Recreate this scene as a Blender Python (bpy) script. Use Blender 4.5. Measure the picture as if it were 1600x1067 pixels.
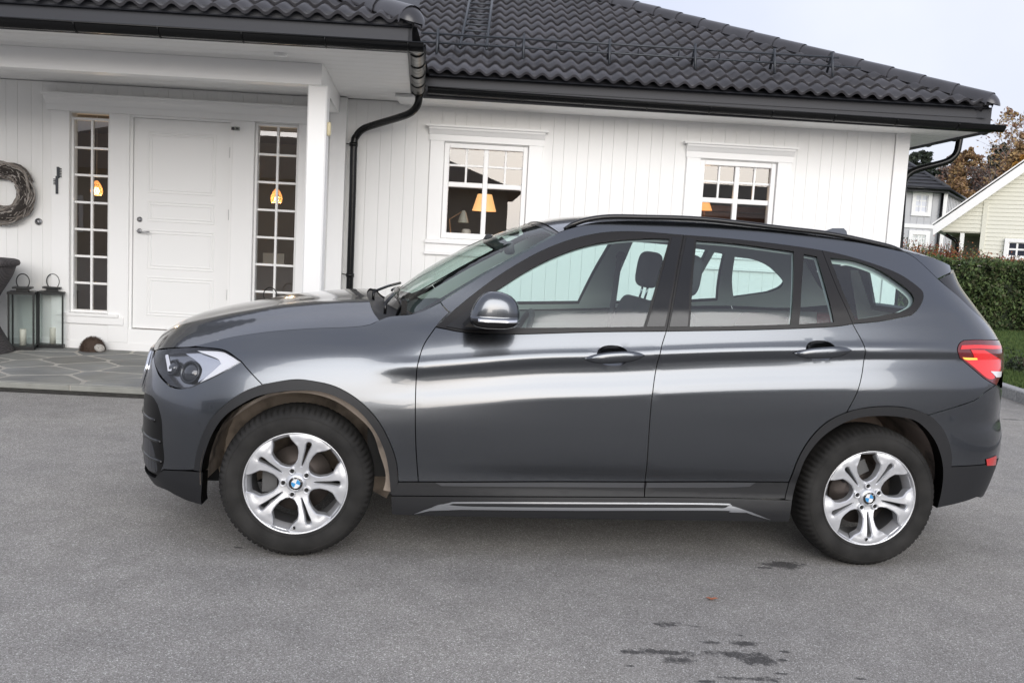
import bpy, bmesh, math, random
import numpy as np
from mathutils import Vector, Matrix
from mathutils.geometry import delaunay_2d_cdt
random.seed(7); RNG = np.random.default_rng(7)
for o in list(bpy.data.objects): bpy.data.objects.remove(o, do_unlink=True)
SC = bpy.context.scene; COL = SC.collection
# ---------------------------------------------------------------- camera model of the photograph
F_PX, CAM_H, CAM_PITCH, CAM_ROLL = 1453.67, 1.44776, 0.1073255, 0.0541910
CAR_X, CAR_Y, CAR_YAW = -0.91702, 3.99489, 0.1147338
CAR_C = .875          # half width from wheel face plane to car centre line
def cam_axes():
    cp, sp, c, s = np.cos(CAM_PITCH), np.sin(CAM_PITCH), np.cos(CAM_ROLL), np.sin(CAM_ROLL)
    f = np.array([0, cp, -sp]); r = np.array([1., 0, 0]); u = np.cross(r, f)
    return c*r+s*u, -s*r+c*u, f
AX_R, AX_U, AX_F = cam_axes()
def project(P):
    d = np.asarray(P, float)-np.array([0, 0, CAM_H])
    w = d@AX_F
    return np.stack([800+F_PX*(d@AX_R)/w, 533.5-F_PX*(d@AX_U)/w], -1)
def ray(px, py):
    return (px-800)/F_PX*AX_R-(py-533.5)/F_PX*AX_U+AX_F
CEX = np.array([np.cos(CAR_YAW), np.sin(CAR_YAW), 0]); CEY = np.array([-np.sin(CAR_YAW), np.cos(CAR_YAW), 0])
def car2w(L):
    # car local: x to the rear from the front axle, w to the camera side from the centre line, z up
    L = np.asarray(L, float)
    return np.array([CAR_X, CAR_Y, 0])+L[..., :1]*CEX+(CAR_C-L[..., 1:2])*CEY+L[..., 2:]*np.array([0, 0, 1.])
def carproj(L): return project(car2w(L))
def carplane(px, py, w):
    # pixel -> (x, z) on the plane at distance w from the centre line
    o = np.array([0, 0, CAM_H])-np.array([CAR_X, CAR_Y, 0]); d = ray(px, py)
    t = ((CAR_C-w)-o@CEY)/(d@CEY); P = o+t*d
    return P@CEX, P[2]
# ---------------------------------------------------------------- interpolation
class Pchip:
    def __init__(s, x, y):
        x = np.asarray(x, float); y = np.asarray(y, float); s.x, s.y = x, y
        h = np.diff(x); dl = np.diff(y)/h; m = np.zeros(len(x))
        for i in range(1, len(x)-1):
            if dl[i-1]*dl[i] > 0:
                w1, w2 = 2*h[i]+h[i-1], h[i]+2*h[i-1]
                m[i] = (w1+w2)/(w1/dl[i-1]+w2/dl[i])
        m[0], m[-1] = dl[0], dl[-1]; s.m = m
    def __call__(s, t):
        t = np.asarray(t, float); tc = np.clip(t, s.x[0], s.x[-1])
        i = np.clip(np.searchsorted(s.x, tc)-1, 0, len(s.x)-2); h = s.x[i+1]-s.x[i]; q = (tc-s.x[i])/h
        r = (2*q**3-3*q**2+1)*s.y[i]+(q**3-2*q**2+q)*h*s.m[i]+(-2*q**3+3*q**2)*s.y[i+1]+(q**3-q**2)*h*s.m[i+1]
        return r+np.where(t < s.x[0], (t-s.x[0])*s.m[0], 0)+np.where(t > s.x[-1], (t-s.x[-1])*s.m[-1], 0)
class Spline:   # natural cubic
    def __init__(s, x, y):
        x = np.asarray(x, float); y = np.asarray(y, float); n = len(x); h = np.diff(x)
        A = np.eye(n); b = np.zeros(n)
        for i in range(1, n-1):
            A[i, i-1:i+2] = h[i-1], 2*(h[i-1]+h[i]), h[i]; b[i] = 6*((y[i+1]-y[i])/h[i]-(y[i]-y[i-1])/h[i-1])
        s.x, s.y, s.M = x, y, np.linalg.solve(A, b)
    def __call__(s, t):
        t = np.asarray(t, float); tt = np.clip(t, s.x[0], s.x[-1])
        i = np.clip(np.searchsorted(s.x, tt)-1, 0, len(s.x)-2); h = s.x[i+1]-s.x[i]; a = (s.x[i+1]-tt)/h; b = (tt-s.x[i])/h
        return a*s.y[i]+b*s.y[i+1]+((a**3-a)*s.M[i]+(b**3-b)*s.M[i+1])*h*h/6
def sstep(a, b, x):
    t = np.clip((np.asarray(x, float)-a)/(b-a), 0, 1); return t*t*(3-2*t)
def catmull(pts, n=8, closed=False):
    # dense curve through the points
    P = np.asarray(pts, float); N = len(P); out = []
    for i in range(N if closed else N-1):
        p1, p2 = P[i], P[(i+1) % N]
        p0 = P[i-1] if (closed or i > 0) else 2*p1-p2
        p3 = P[(i+2) % N] if (closed or i+2 < N) else 2*p2-p1
        for k in range(n):
            t = k/n
            out.append(.5*((2*p1)+(-p0+p2)*t+(2*p0-5*p1+4*p2-p3)*t*t+(-p0+3*p1-3*p2+p3)*t**3))
    if not closed: out.append(P[-1])
    return np.array(out)
# ---------------------------------------------------------------- car body shell: plan curve u, height z
PLAN = np.array([(-.815, 0), (-.810, .2), (-.785, .40), (-.735, .56), (-.655, .69), (-.535, .79), (-.38, .853), (-.15, .892), (.2, .905), (.7, .909), (1.3, .91), (2.0, .91), (2.6, .909), (2.92, .897),
                 (3.15, .865), (3.31, .80), (3.415, .70), (3.495, .56), (3.555, .38), (3.595, .18), (3.607, 0)])
PU = np.concatenate([[0], np.cumsum(np.hypot(*np.diff(PLAN, axis=0).T))]); UMAX = PU[-1]
PBX, PBW = Spline(PU, PLAN[:, 0]), Spline(PU, PLAN[:, 1])
_ug = np.linspace(PU[4], PU[16], 800); _xg = PBX(_ug)
def u_of_x(x): return np.interp(x, _xg, _ug)
# side profile: half width at height z for stations along x
PROF_X = [-.45, .25, .55, 1.2, 2.1, 2.75, 3.3]
PROF_Z = [.16, .22, .27, .31, .35, .40, .46, .54, .62, .70, .74, .78, .82, .845, .875, .885, .93, .98, 1.03, 1.07, 1.12, 1.25, 1.40, 1.50, 1.58]
PROF_W = np.array([
 # .16   .22   .27   .31   .35   .40   .46   .54   .62   .70   .74   .78   .82   .845  .875  .885  .93   .98   1.03  1.07  1.12  1.25 1.40 1.50 1.58
 [.880, .900, .906, .909, .910, .910, .910, .909, .906, .899, .893, .885, .876, .869, .858, .854, .832, .795, .745, .73, .72, .68, .62, .57, .52],
 [.880, .900, .906, .909, .910, .910, .910, .910, .909, .904, .899, .892, .884, .878, .870, .867, .850, .822, .780, .755, .735, .69, .63, .58, .53],
 [.880, .898, .903, .904, .903, .902, .904, .908, .910, .907, .901, .891, .885, .884, .887, .8865, .868, .846, .818, .789, .763, .705, .64, .59, .54],
 [.880, .898, .904, .899, .889, .887, .9035, .909, .911, .911, .904, .892, .883, .882, .8875, .8885, .871, .853, .834, .819, .797, .745, .675, .625, .575],
 [.880, .898, .904, .900, .891, .890, .9035, .909, .911, .910, .904, .893, .884, .8825, .8875, .8885, .872, .855, .838, .825, .805, .755, .69, .64, .585],
 [.880, .898, .906, .909, .910, .911, .913, .915, .917, .916, .911, .902, .891, .886, .8885, .8885, .872, .855, .838, .827, .811, .758, .685, .63, .57],
 [.880, .898, .906, .910, .911, .912, .913, .914, .914, .911, .906, .898, .889, .886, .8885, .8875, .871, .854, .837, .826, .808, .752, .675, .615, .55]])
CREASE = Pchip([-.6, .2, .366, .51, .644, 1.07, 1.39, 1.59, 1.89, 2.22, 2.53, 3.0, 3.6], [.855, .858, .866, .877, .892, .937, .957, .973, .996, 1.017, 1.032, 1.048, 1.055])   # height of the shoulder crease
PROF = [Pchip(PROF_Z, w) for w in PROF_W]
def prof(x, z):
    x, z = np.broadcast_arrays(np.asarray(x, float), np.asarray(z, float))
    z = z-(CREASE(x)-.885)*sstep(.45, .74, z)*(1-sstep(1.15, 1.55, z))
    cols = np.stack([p(z) for p in PROF], 0)
    xs = np.clip(x, PROF_X[0], PROF_X[-1]); i = np.clip(np.searchsorted(PROF_X, xs)-1, 0, len(PROF_X)-2)
    X = np.asarray(PROF_X); t = (xs-X[i])/(X[i+1]-X[i]); t = t*t*(3-2*t)
    a = np.take_along_axis(cols, i[None], 0)[0]; b = np.take_along_axis(cols, (i+1)[None], 0)[0]
    return a*(1-t)+b*t
NOSE = Pchip([.14, .20, .26, .33, .42, .55, .65, .74, .82, .88, .93, .97, 1.0], [.16, .09, .035, .0, -.005, -.005, .0, .015, .035, .06, .10, .16, .24])
TAIL = Pchip([.16, .22, .30, .42, .52, .60, .66, .72, .80, .90, .97, 1.02, 1.06, 1.10, 1.15, 1.25, 1.36, 1.45, 1.55], [-.20, -.14, -.08, -.03, -.005, 0, -.012, -.03, -.03, -.03, -.025, -.03, -.045, -.065, -.10, -.185, -.255, -.275, -.34])
def shell(u, z):
    u, z = np.broadcast_arrays(np.asarray(u, float), np.asarray(z, float))
    bx, bw = PBX(u), PBW(u)
    fw = np.clip((.15-bx)/.9, 0, 1)**1.4; rw = np.clip((bx-2.5)/1.0, 0, 1)**1.3
    x = bx+NOSE(z)*fw+TAIL(z)*rw
    w = bw*prof(bx, z)/.91
    return np.stack([x, w, z], -1)
def shell_n(u, z, e=2e-4):
    a = shell(np.asarray(u)+e, z)-shell(np.asarray(u)-e, z); b = shell(u, np.asarray(z)+e)-shell(u, np.asarray(z)-e)
    n = np.cross(a, b); n /= np.linalg.norm(n, axis=-1, keepdims=True)+1e-12
    return n*np.where(n[..., 1:2]*1+0 < -1e9, -1, 1)
def on_shell(px, py):
    # pixel of the photograph -> (u, z) on the shell, nearest to the camera side
    w = .88
    for _ in range(6):
        x, z = carplane(px, py, w); w = float(prof(x, z))
    u = float(u_of_x(np.clip(x, -.7, 3.5))); p = np.array([u, z])
    for _ in range(30):
        f = carproj(shell(p[0], p[1]))-(px, py)
        if np.hypot(*f) < .02: break
        J = np.stack([(carproj(shell(p[0]+1e-4, p[1]))-carproj(shell(*p)))/1e-4, (carproj(shell(p[0], p[1]+1e-4))-carproj(shell(*p)))/1e-4], 1)
        try: st = np.linalg.lstsq(J, -f, rcond=1e-2)[0]
        except Exception: break
        n = np.hypot(*st); p = p+st*min(1, .08/max(n, 1e-9)); p[0] = np.clip(p[0], 0, UMAX); p[1] = np.clip(p[1], .1, 1.6)
    return p, float(np.hypot(*(carproj(shell(*p))-(px, py))))
def px2shell(pts): return np.array([on_shell(*q)[0] for q in pts])

# ---------------------------------------------------------------- camera
cam = bpy.data.objects.new('camera', bpy.data.cameras.new('camera')); COL.objects.link(cam); SC.camera = cam
M = Matrix.Identity(4)
for i in range(3): M[i][0], M[i][1], M[i][2] = AX_R[i], AX_U[i], -AX_F[i]
M[2][3] = CAM_H; cam.matrix_world = M
cam.data.sensor_width = 36; cam.data.lens = 36*F_PX/1600; cam.data.clip_start = .05; cam.data.clip_end = 3000
# ---------------------------------------------------------------- sky and sun
SUN_EL, SUN_AZ = math.radians(12.5), math.radians(171)      # azimuth measured from +Y clockwise: light comes from behind the camera
w = bpy.data.worlds.new('World'); SC.world = w; w.use_nodes = True
nt = w.node_tree; nt.nodes.clear()
out = nt.nodes.new('ShaderNodeOutputWorld'); bg = nt.nodes.new('ShaderNodeBackground'); sky = nt.nodes.new('ShaderNodeTexSky')
sky.sky_type = 'NISHITA'; sky.sun_disc = False; sky.sun_elevation = SUN_EL; sky.sun_rotation = SUN_AZ; sky.dust_density = 3; sky.air_density = 1
mx = nt.nodes.new('ShaderNodeMixRGB'); mx.inputs[0].default_value = .9
# thin cloud cover: pale, slightly uneven
tc = nt.nodes.new('ShaderNodeTexCoord'); no = nt.nodes.new('ShaderNodeTexNoise'); no.inputs['Scale'].default_value = 2.2; no.inputs['Detail'].default_value = 5
cr = nt.nodes.new('ShaderNodeValToRGB'); cr.color_ramp.elements[0].position = .3; cr.color_ramp.elements[1].position = .75
cr.color_ramp.elements[0].color = (.66, .70, .86, 1); cr.color_ramp.elements[1].color = (.88, .89, .97, 1)
sc_ = nt.nodes.new('ShaderNodeMixRGB'); sc_.blend_type = 'MULTIPLY'; sc_.inputs[0].default_value = 1; sc_.inputs[2].default_value = (4.9, 4.9, 4.9, 1)
nt.links.new(tc.outputs['Generated'], no.inputs['Vector']); nt.links.new(no.outputs['Fac'], cr.inputs[0]); nt.links.new(cr.outputs[0], sc_.inputs[1])
nt.links.new(sky.outputs[0], mx.inputs[1]); nt.links.new(sc_.outputs[0], mx.inputs[2]); nt.links.new(mx.outputs[0], bg.inputs[0])
bg.inputs[1].default_value = .1; nt.links.new(bg.outputs[0], out.inputs[0])
sl = bpy.data.lights.new('sun', 'SUN'); sl.energy = 1.5; sl.angle = math.radians(58); sl.color = (1, .985, .965)
so = bpy.data.objects.new('sun', sl); COL.objects.link(so)
sd = Vector((math.sin(SUN_AZ)*math.cos(SUN_EL), math.cos(SUN_AZ)*math.cos(SUN_EL), math.sin(SUN_EL)))
so.rotation_euler = sd.to_track_quat('Z', 'Y').to_euler(); so.location = (0, -5, 30)
vs = SC.view_settings; vs.view_transform = 'Standard'; vs.look = 'None'; vs.exposure = 1.22; vs.gamma = 1; vs.use_curve_mapping = False
SC.render.engine = 'CYCLES'; SC.cycles.max_bounces = 10; SC.cycles.transparent_max_bounces = 24; SC.cycles.use_denoising = True; SC.cycles.caustics_reflective = False; SC.cycles.caustics_refractive = False
# ---------------------------------------------------------------- materials
MATS = {}
def mat(name, base=(.5, .5, .5), rough=.6, metal=0., coat=0., coat_r=.05, spec=.5, noise=None, bump=None, emit=None, var=None, obj_rand=0., sheen=0.):
    # noise=(scale, colour2, lo, hi, detail); bump=(scale, strength, dist); var=(scale, amount)
    if name in MATS: return MATS[name]
    m = bpy.data.materials.new(name); m.use_nodes = True; t = m.node_tree; b = t.nodes['Principled BSDF']; L = t.links.new
    b.inputs['Base Color'].default_value = (*base, 1); b.inputs['Roughness'].default_value = rough; b.inputs['Metallic'].default_value = metal
    b.inputs['Coat Weight'].default_value = coat; b.inputs['Coat Roughness'].default_value = coat_r; b.inputs['Specular IOR Level'].default_value = spec
    m.diffuse_color = (*base, 1)
    tc = t.nodes.new('ShaderNodeTexCoord'); col = None
    if noise:
        n = t.nodes.new('ShaderNodeTexNoise'); n.inputs['Scale'].default_value = noise[0]; n.inputs['Detail'].default_value = noise[4] if len(noise) > 4 else 6; L(tc.outputs['Object'], n.inputs['Vector'])
        r = t.nodes.new('ShaderNodeValToRGB'); r.color_ramp.elements[0].position = noise[2]; r.color_ramp.elements[1].position = noise[3]
        r.color_ramp.elements[0].color = (*base, 1); r.color_ramp.elements[1].color = (*noise[1], 1); L(n.outputs['Fac'], r.inputs[0]); col = r.outputs[0]
    if var:
        n = t.nodes.new('ShaderNodeTexNoise'); n.inputs['Scale'].default_value = var[0]; n.inputs['Detail'].default_value = 4; L(tc.outputs['Object'], n.inputs['Vector'])
        mp = t.nodes.new('ShaderNodeMapRange'); mp.inputs[1].default_value = .25; mp.inputs[2].default_value = .75; mp.inputs[3].default_value = 1-var[1]; mp.inputs[4].default_value = 1+var[1]; L(n.outputs['Fac'], mp.inputs[0])
        q = t.nodes.new('ShaderNodeMixRGB'); q.blend_type = 'MULTIPLY'; q.inputs[0].default_value = 1; q.inputs[1].default_value = (*base, 1)
        if col: L(col, q.inputs[1])
        L(mp.outputs[0], q.inputs[2]); col = q.outputs[0]
    if obj_rand:
        oi = t.nodes.new('ShaderNodeObjectInfo'); mp = t.nodes.new('ShaderNodeMapRange'); mp.inputs[3].default_value = 1-obj_rand; mp.inputs[4].default_value = 1+obj_rand; L(oi.outputs['Random'], mp.inputs[0])
        q = t.nodes.new('ShaderNodeMixRGB'); q.blend_type = 'MULTIPLY'; q.inputs[0].default_value = 1; q.inputs[1].default_value = (*base, 1)
        if col: L(col, q.inputs[1])
        L(mp.outputs[0], q.inputs[2]); col = q.outputs[0]
    if col: L(col, b.inputs['Base Color'])
    if bump:
        n = t.nodes.new('ShaderNodeTexNoise'); n.inputs['Scale'].default_value = bump[0]; n.inputs['Detail'].default_value = 5; L(tc.outputs['Object'], n.inputs['Vector'])
        bp = t.nodes.new('ShaderNodeBump'); bp.inputs['Strength'].default_value = bump[1]; bp.inputs['Distance'].default_value = bump[2]; L(n.outputs['Fac'], bp.inputs['Height']); L(bp.outputs[0], b.inputs['Normal'])
    if emit: b.inputs['Emission Color'].default_value = (*emit[0], 1); b.inputs['Emission Strength'].default_value = emit[1]
    MATS[name] = m; return m
def glassmat(name, tint, ior=1.5, rough=0.):
    m = bpy.data.materials.new(name); m.use_nodes = True; t = m.node_tree; t.nodes.clear(); L = t.links.new
    o = t.nodes.new('ShaderNodeOutputMaterial'); mi = t.nodes.new('ShaderNodeMixShader'); tr = t.nodes.new('ShaderNodeBsdfTransparent'); gl = t.nodes.new('ShaderNodeBsdfGlossy'); fr = t.nodes.new('ShaderNodeFresnel')
    tr.inputs[0].default_value = (*tint, 1); gl.inputs['Roughness'].default_value = rough; fr.inputs['IOR'].default_value = ior
    ge = t.nodes.new('ShaderNodeNewGeometry'); mr = t.nodes.new('ShaderNodeMapRange'); mr.inputs[3].default_value = ior; mr.inputs[4].default_value = 1/ior     # a thin sheet reflects alike from both faces
    L(ge.outputs['Backfacing'], mr.inputs[0]); L(mr.outputs[0], fr.inputs['IOR']); L(fr.outputs[0], mi.inputs[0]); L(tr.outputs[0], mi.inputs[1]); L(gl.outputs[0], mi.inputs[2]); L(mi.outputs[0], o.inputs[0]); MATS[name] = m; return m
# ---------------------------------------------------------------- object helpers
def tag(o, label=None, cat=None, group=None, kind=None):
    if label: o['label'] = label
    if cat: o['category'] = cat
    if group: o['group'] = group
    if kind: o['kind'] = kind
    return o
def empty(name, loc=(0, 0, 0), rz=0., parent=None):
    o = bpy.data.objects.new(name, None); o.empty_display_size = .1; COL.objects.link(o); o.location = loc; o.rotation_euler = (0, 0, rz)
    if parent: o.parent = parent
    return o
def link_mesh(name, me, parent=None, loc=None):
    o = bpy.data.objects.new(name, me); COL.objects.link(o)
    if parent: o.parent = parent
    if loc is not None: o.location = loc
    return o
def mesh_from(name, V, Fs, mats, fm=None, smooth=False, normals=None):
    me = bpy.data.meshes.new(name); me.from_pydata([tuple(map(float, v)) for v in V], [], [tuple(map(int, f)) for f in Fs])
    for m in (mats if isinstance(mats, (list, tuple)) else [mats]): me.materials.append(m)
    if fm is not None: me.polygons.foreach_set('material_index', np.asarray(fm, np.int32))
    if smooth is True: me.polygons.foreach_set('use_smooth', [True]*len(me.polygons))
    elif smooth is not False: me.polygons.foreach_set('use_smooth', [bool(s) for s in smooth])
    if normals is not None: me.normals_split_custom_set_from_vertices([tuple(n) for n in normals])
    me.update(); return me
class B:
    # collects shapes into one mesh
    def __init__(s): s.V = []; s.F = []; s.m = []; s.s = []
    def add(s, V, F, mi=0, sm=False):
        k = len(s.V); s.V += [tuple(v) for v in V]; s.F += [tuple(i+k for i in f) for f in F]; s.m += [mi]*len(F); s.s += [sm]*len(F); return s
    def box(s, x0, x1, y0, y1, z0, z1, mi=0, ch=0.):
        if x0 > x1: x0, x1 = x1, x0
        if y0 > y1: y0, y1 = y1, y0
        if z0 > z1: z0, z1 = z1, z0
        if ch <= 0:
            return s.add([(x, y, z) for x in (x0, x1) for y in (y0, y1) for z in (z0, z1)], [(0, 1, 3, 2), (4, 6, 7, 5), (0, 4, 5, 1), (2, 3, 7, 6), (0, 2, 6, 4), (1, 5, 7, 3)], mi)
        # front edges (towards -y) chamfered
        V = [(x0, y1, z0), (x1, y1, z0), (x1, y1, z1), (x0, y1, z1), (x0, y0+ch, z0), (x1, y0+ch, z0), (x1, y0+ch, z1), (x0, y0+ch, z1), (x0+ch, y0, z0+ch), (x1-ch, y0, z0+ch), (x1-ch, y0, z1-ch), (x0+ch, y0, z1-ch)]
        F = [(0, 3, 2, 1), (8, 9, 10, 11)]
        for i in range(4):
            j = (i+1) % 4; F += [(i, j, 4+j, 4+i), (4+i, 4+j, 8+j, 8+i)]
        return s.add(V, F, mi)
    def prism(s, poly, axis, a0, a1, mi=0):
        # poly 2-D, extruded along axis ('x','y','z')
        n = len(poly); f = {'x': lambda p, a: (a, p[0], p[1]), 'y': lambda p, a: (p[0], a, p[1]), 'z': lambda p, a: (p[0], p[1], a)}[axis]
        V = [f(p, a0) for p in poly]+[f(p, a1) for p in poly]
        return s.add(V, [tuple(range(n))[::-1], tuple(range(n, 2*n))]+[(i, (i+1) % n, n+(i+1) % n, n+i) for i in range(n)], mi)
    def sweep(s, path, r, n=8, mi=0, sm=True, prof=None, caps=True, up=(0, 0, 1), closed=False):
        P = [Vector(p) for p in path]; N = len(P); V = []; F = []
        pr = prof if prof is not None else [(math.cos(2*math.pi*i/n), math.sin(2*math.pi*i/n)) for i in range(n)]
        m = len(pr); cl = prof is None or closed; u0 = Vector(up)
        for i in range(N):
            d = (P[min(i+1, N-1)]-P[max(i-1, 0)]).normalized(); a = d.cross(u0)
            if a.length < 1e-4: a = d.cross(Vector((1, 0, 0)))
            a.normalize(); b = a.cross(d); rr = r[i] if isinstance(r, (list, tuple, np.ndarray)) else r
            if N > 2 and 0 < i < N-1:
                e = (P[i+1]-P[i]).normalized(); c = max(.5, abs(e.dot(d)))
            else: c = 1
            V += [tuple(P[i]+(a*p[0]/c+b*p[1])*rr) for p in pr]
            if prof is None: u0 = b
        for i in range(N-1):
            for j in range(m if cl else m-1): F.append((i*m+j, i*m+(j+1) % m, (i+1)*m+(j+1) % m, (i+1)*m+j))
        if caps and cl: F += [tuple(range(m))[::-1], tuple(range((N-1)*m, N*m))]
        return s.add(V, F, mi, sm)
    def lathe(s, prof, n=24, mi=0, sm=True, axis='z', c=(0, 0, 0), a0=0., a1=2*math.pi):
        V = []; F = []; m = len(prof); full = abs(a1-a0-2*math.pi) < 1e-6; k = n if full else n+1
        for i in range(k):
            a = a0+(a1-a0)*i/n; ca, sa = math.cos(a), math.sin(a)
            for r, h in prof:
                V.append({'z': (c[0]+r*ca, c[1]+r*sa, c[2]+h), 'y': (c[0]+r*ca, c[1]+h, c[2]+r*sa), 'x': (c[0]+h, c[1]+r*ca, c[2]+r*sa)}[axis])
        for i in range(n):
            for j in range(m-1): a = i*m+j; b = ((i+1) % k)*m+j; F.append((a, b, b+1, a+1))
        return s.add(V, F, mi, sm)
    def grid(s, fn, nu, nv, mi=0, sm=True):
        V = [fn(i/(nu-1), j/(nv-1)) for i in range(nu) for j in range(nv)]
        return s.add(V, [(i*nv+j, (i+1)*nv+j, (i+1)*nv+j+1, i*nv+j+1) for i in range(nu-1) for j in range(nv-1)], mi, sm)
    def mesh(s, name, mats): return mesh_from(name, s.V, s.F, mats, s.m, s.s)
    def build(s, name, mats, parent=None, loc=None):
        return link_mesh(name, s.mesh(name, mats), parent, loc)
def inside(poly, P):
    x, y = P[:, 0], P[:, 1]; r = np.zeros(len(P), bool); n = len(poly); j = n-1
    for i in range(n):
        xi, yi = poly[i]; xj, yj = poly[j]
        c = ((yi > y) != (yj > y)) & (x < (xj-xi)*(y-yi)/((yj-yi) if yj != yi else 1e-12)+xi); r ^= c; j = i
    return r
def seg_dist(poly, P):
    d = np.full(len(P), 9e9); n = len(poly)
    for i in range(n):
        a = poly[i]; b = poly[(i+1) % n]; ab = b-a; t = np.clip(((P-a)@ab)/(ab@ab+1e-15), 0, 1); d = np.minimum(d, np.hypot(*(P-(a+t[:, None]*ab)).T))
    return d
def area(p): return .5*np.sum(p[:, 0]*np.roll(p[:, 1], -1)-np.roll(p[:, 0], -1)*p[:, 1])
def clean(p, e=1e-5):
    p = np.asarray(p, float); k = [0]
    for i in range(1, len(p)):
        if np.hypot(*(p[i]-p[k[-1]])) > e: k.append(i)
    if len(k) > 1 and np.hypot(*(p[k[-1]]-p[k[0]])) < e: k.pop()
    return p[k]
def shrink(p, d):
    # inward offset of a closed polygon (negative grows it)
    p = clean(p); 
    if area(p) < 0: p = p[::-1]
    e = np.roll(p, -1, 0)-p; e /= np.linalg.norm(e, axis=1, keepdims=True)+1e-12; nn = np.stack([-e[:, 1], e[:, 0]], 1)
    m = nn+np.roll(nn, 1, 0); l = np.linalg.norm(m, axis=1, keepdims=True); m = m/(l+1e-9); c = np.clip((m*nn).sum(1, keepdims=True), .45, 1)
    return p+m*d/c
def tri2d(outline, holes, pts):
    P = [np.asarray(outline)]+[np.asarray(h) for h in holes]; V = np.concatenate(P+([pts] if len(pts) else [])); E = []; k = 0; rings = []
    for p in P: n = len(p); rings.append((k, n)); E += [(k+i, k+(i+1) % n) for i in range(n)]; k += n
    ov, oe, of, og, _, _ = delaunay_2d_cdt([Vector(v) for v in V], E, [], 0, 1e-7)
    Q = np.array([tuple(v) for v in ov]); T = np.array([f for f in of if len(f) == 3]); c = Q[T].mean(1); k = inside(P[0], c)
    for h in P[1:]: k &= ~inside(h, c)
    inv = {}
    for i, lst in enumerate(og):
        for a in lst: inv[a] = i
    R = [[inv.get(a+i, None) for i in range(n)] for a, n in rings]
    return Q, T[k], R
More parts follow.
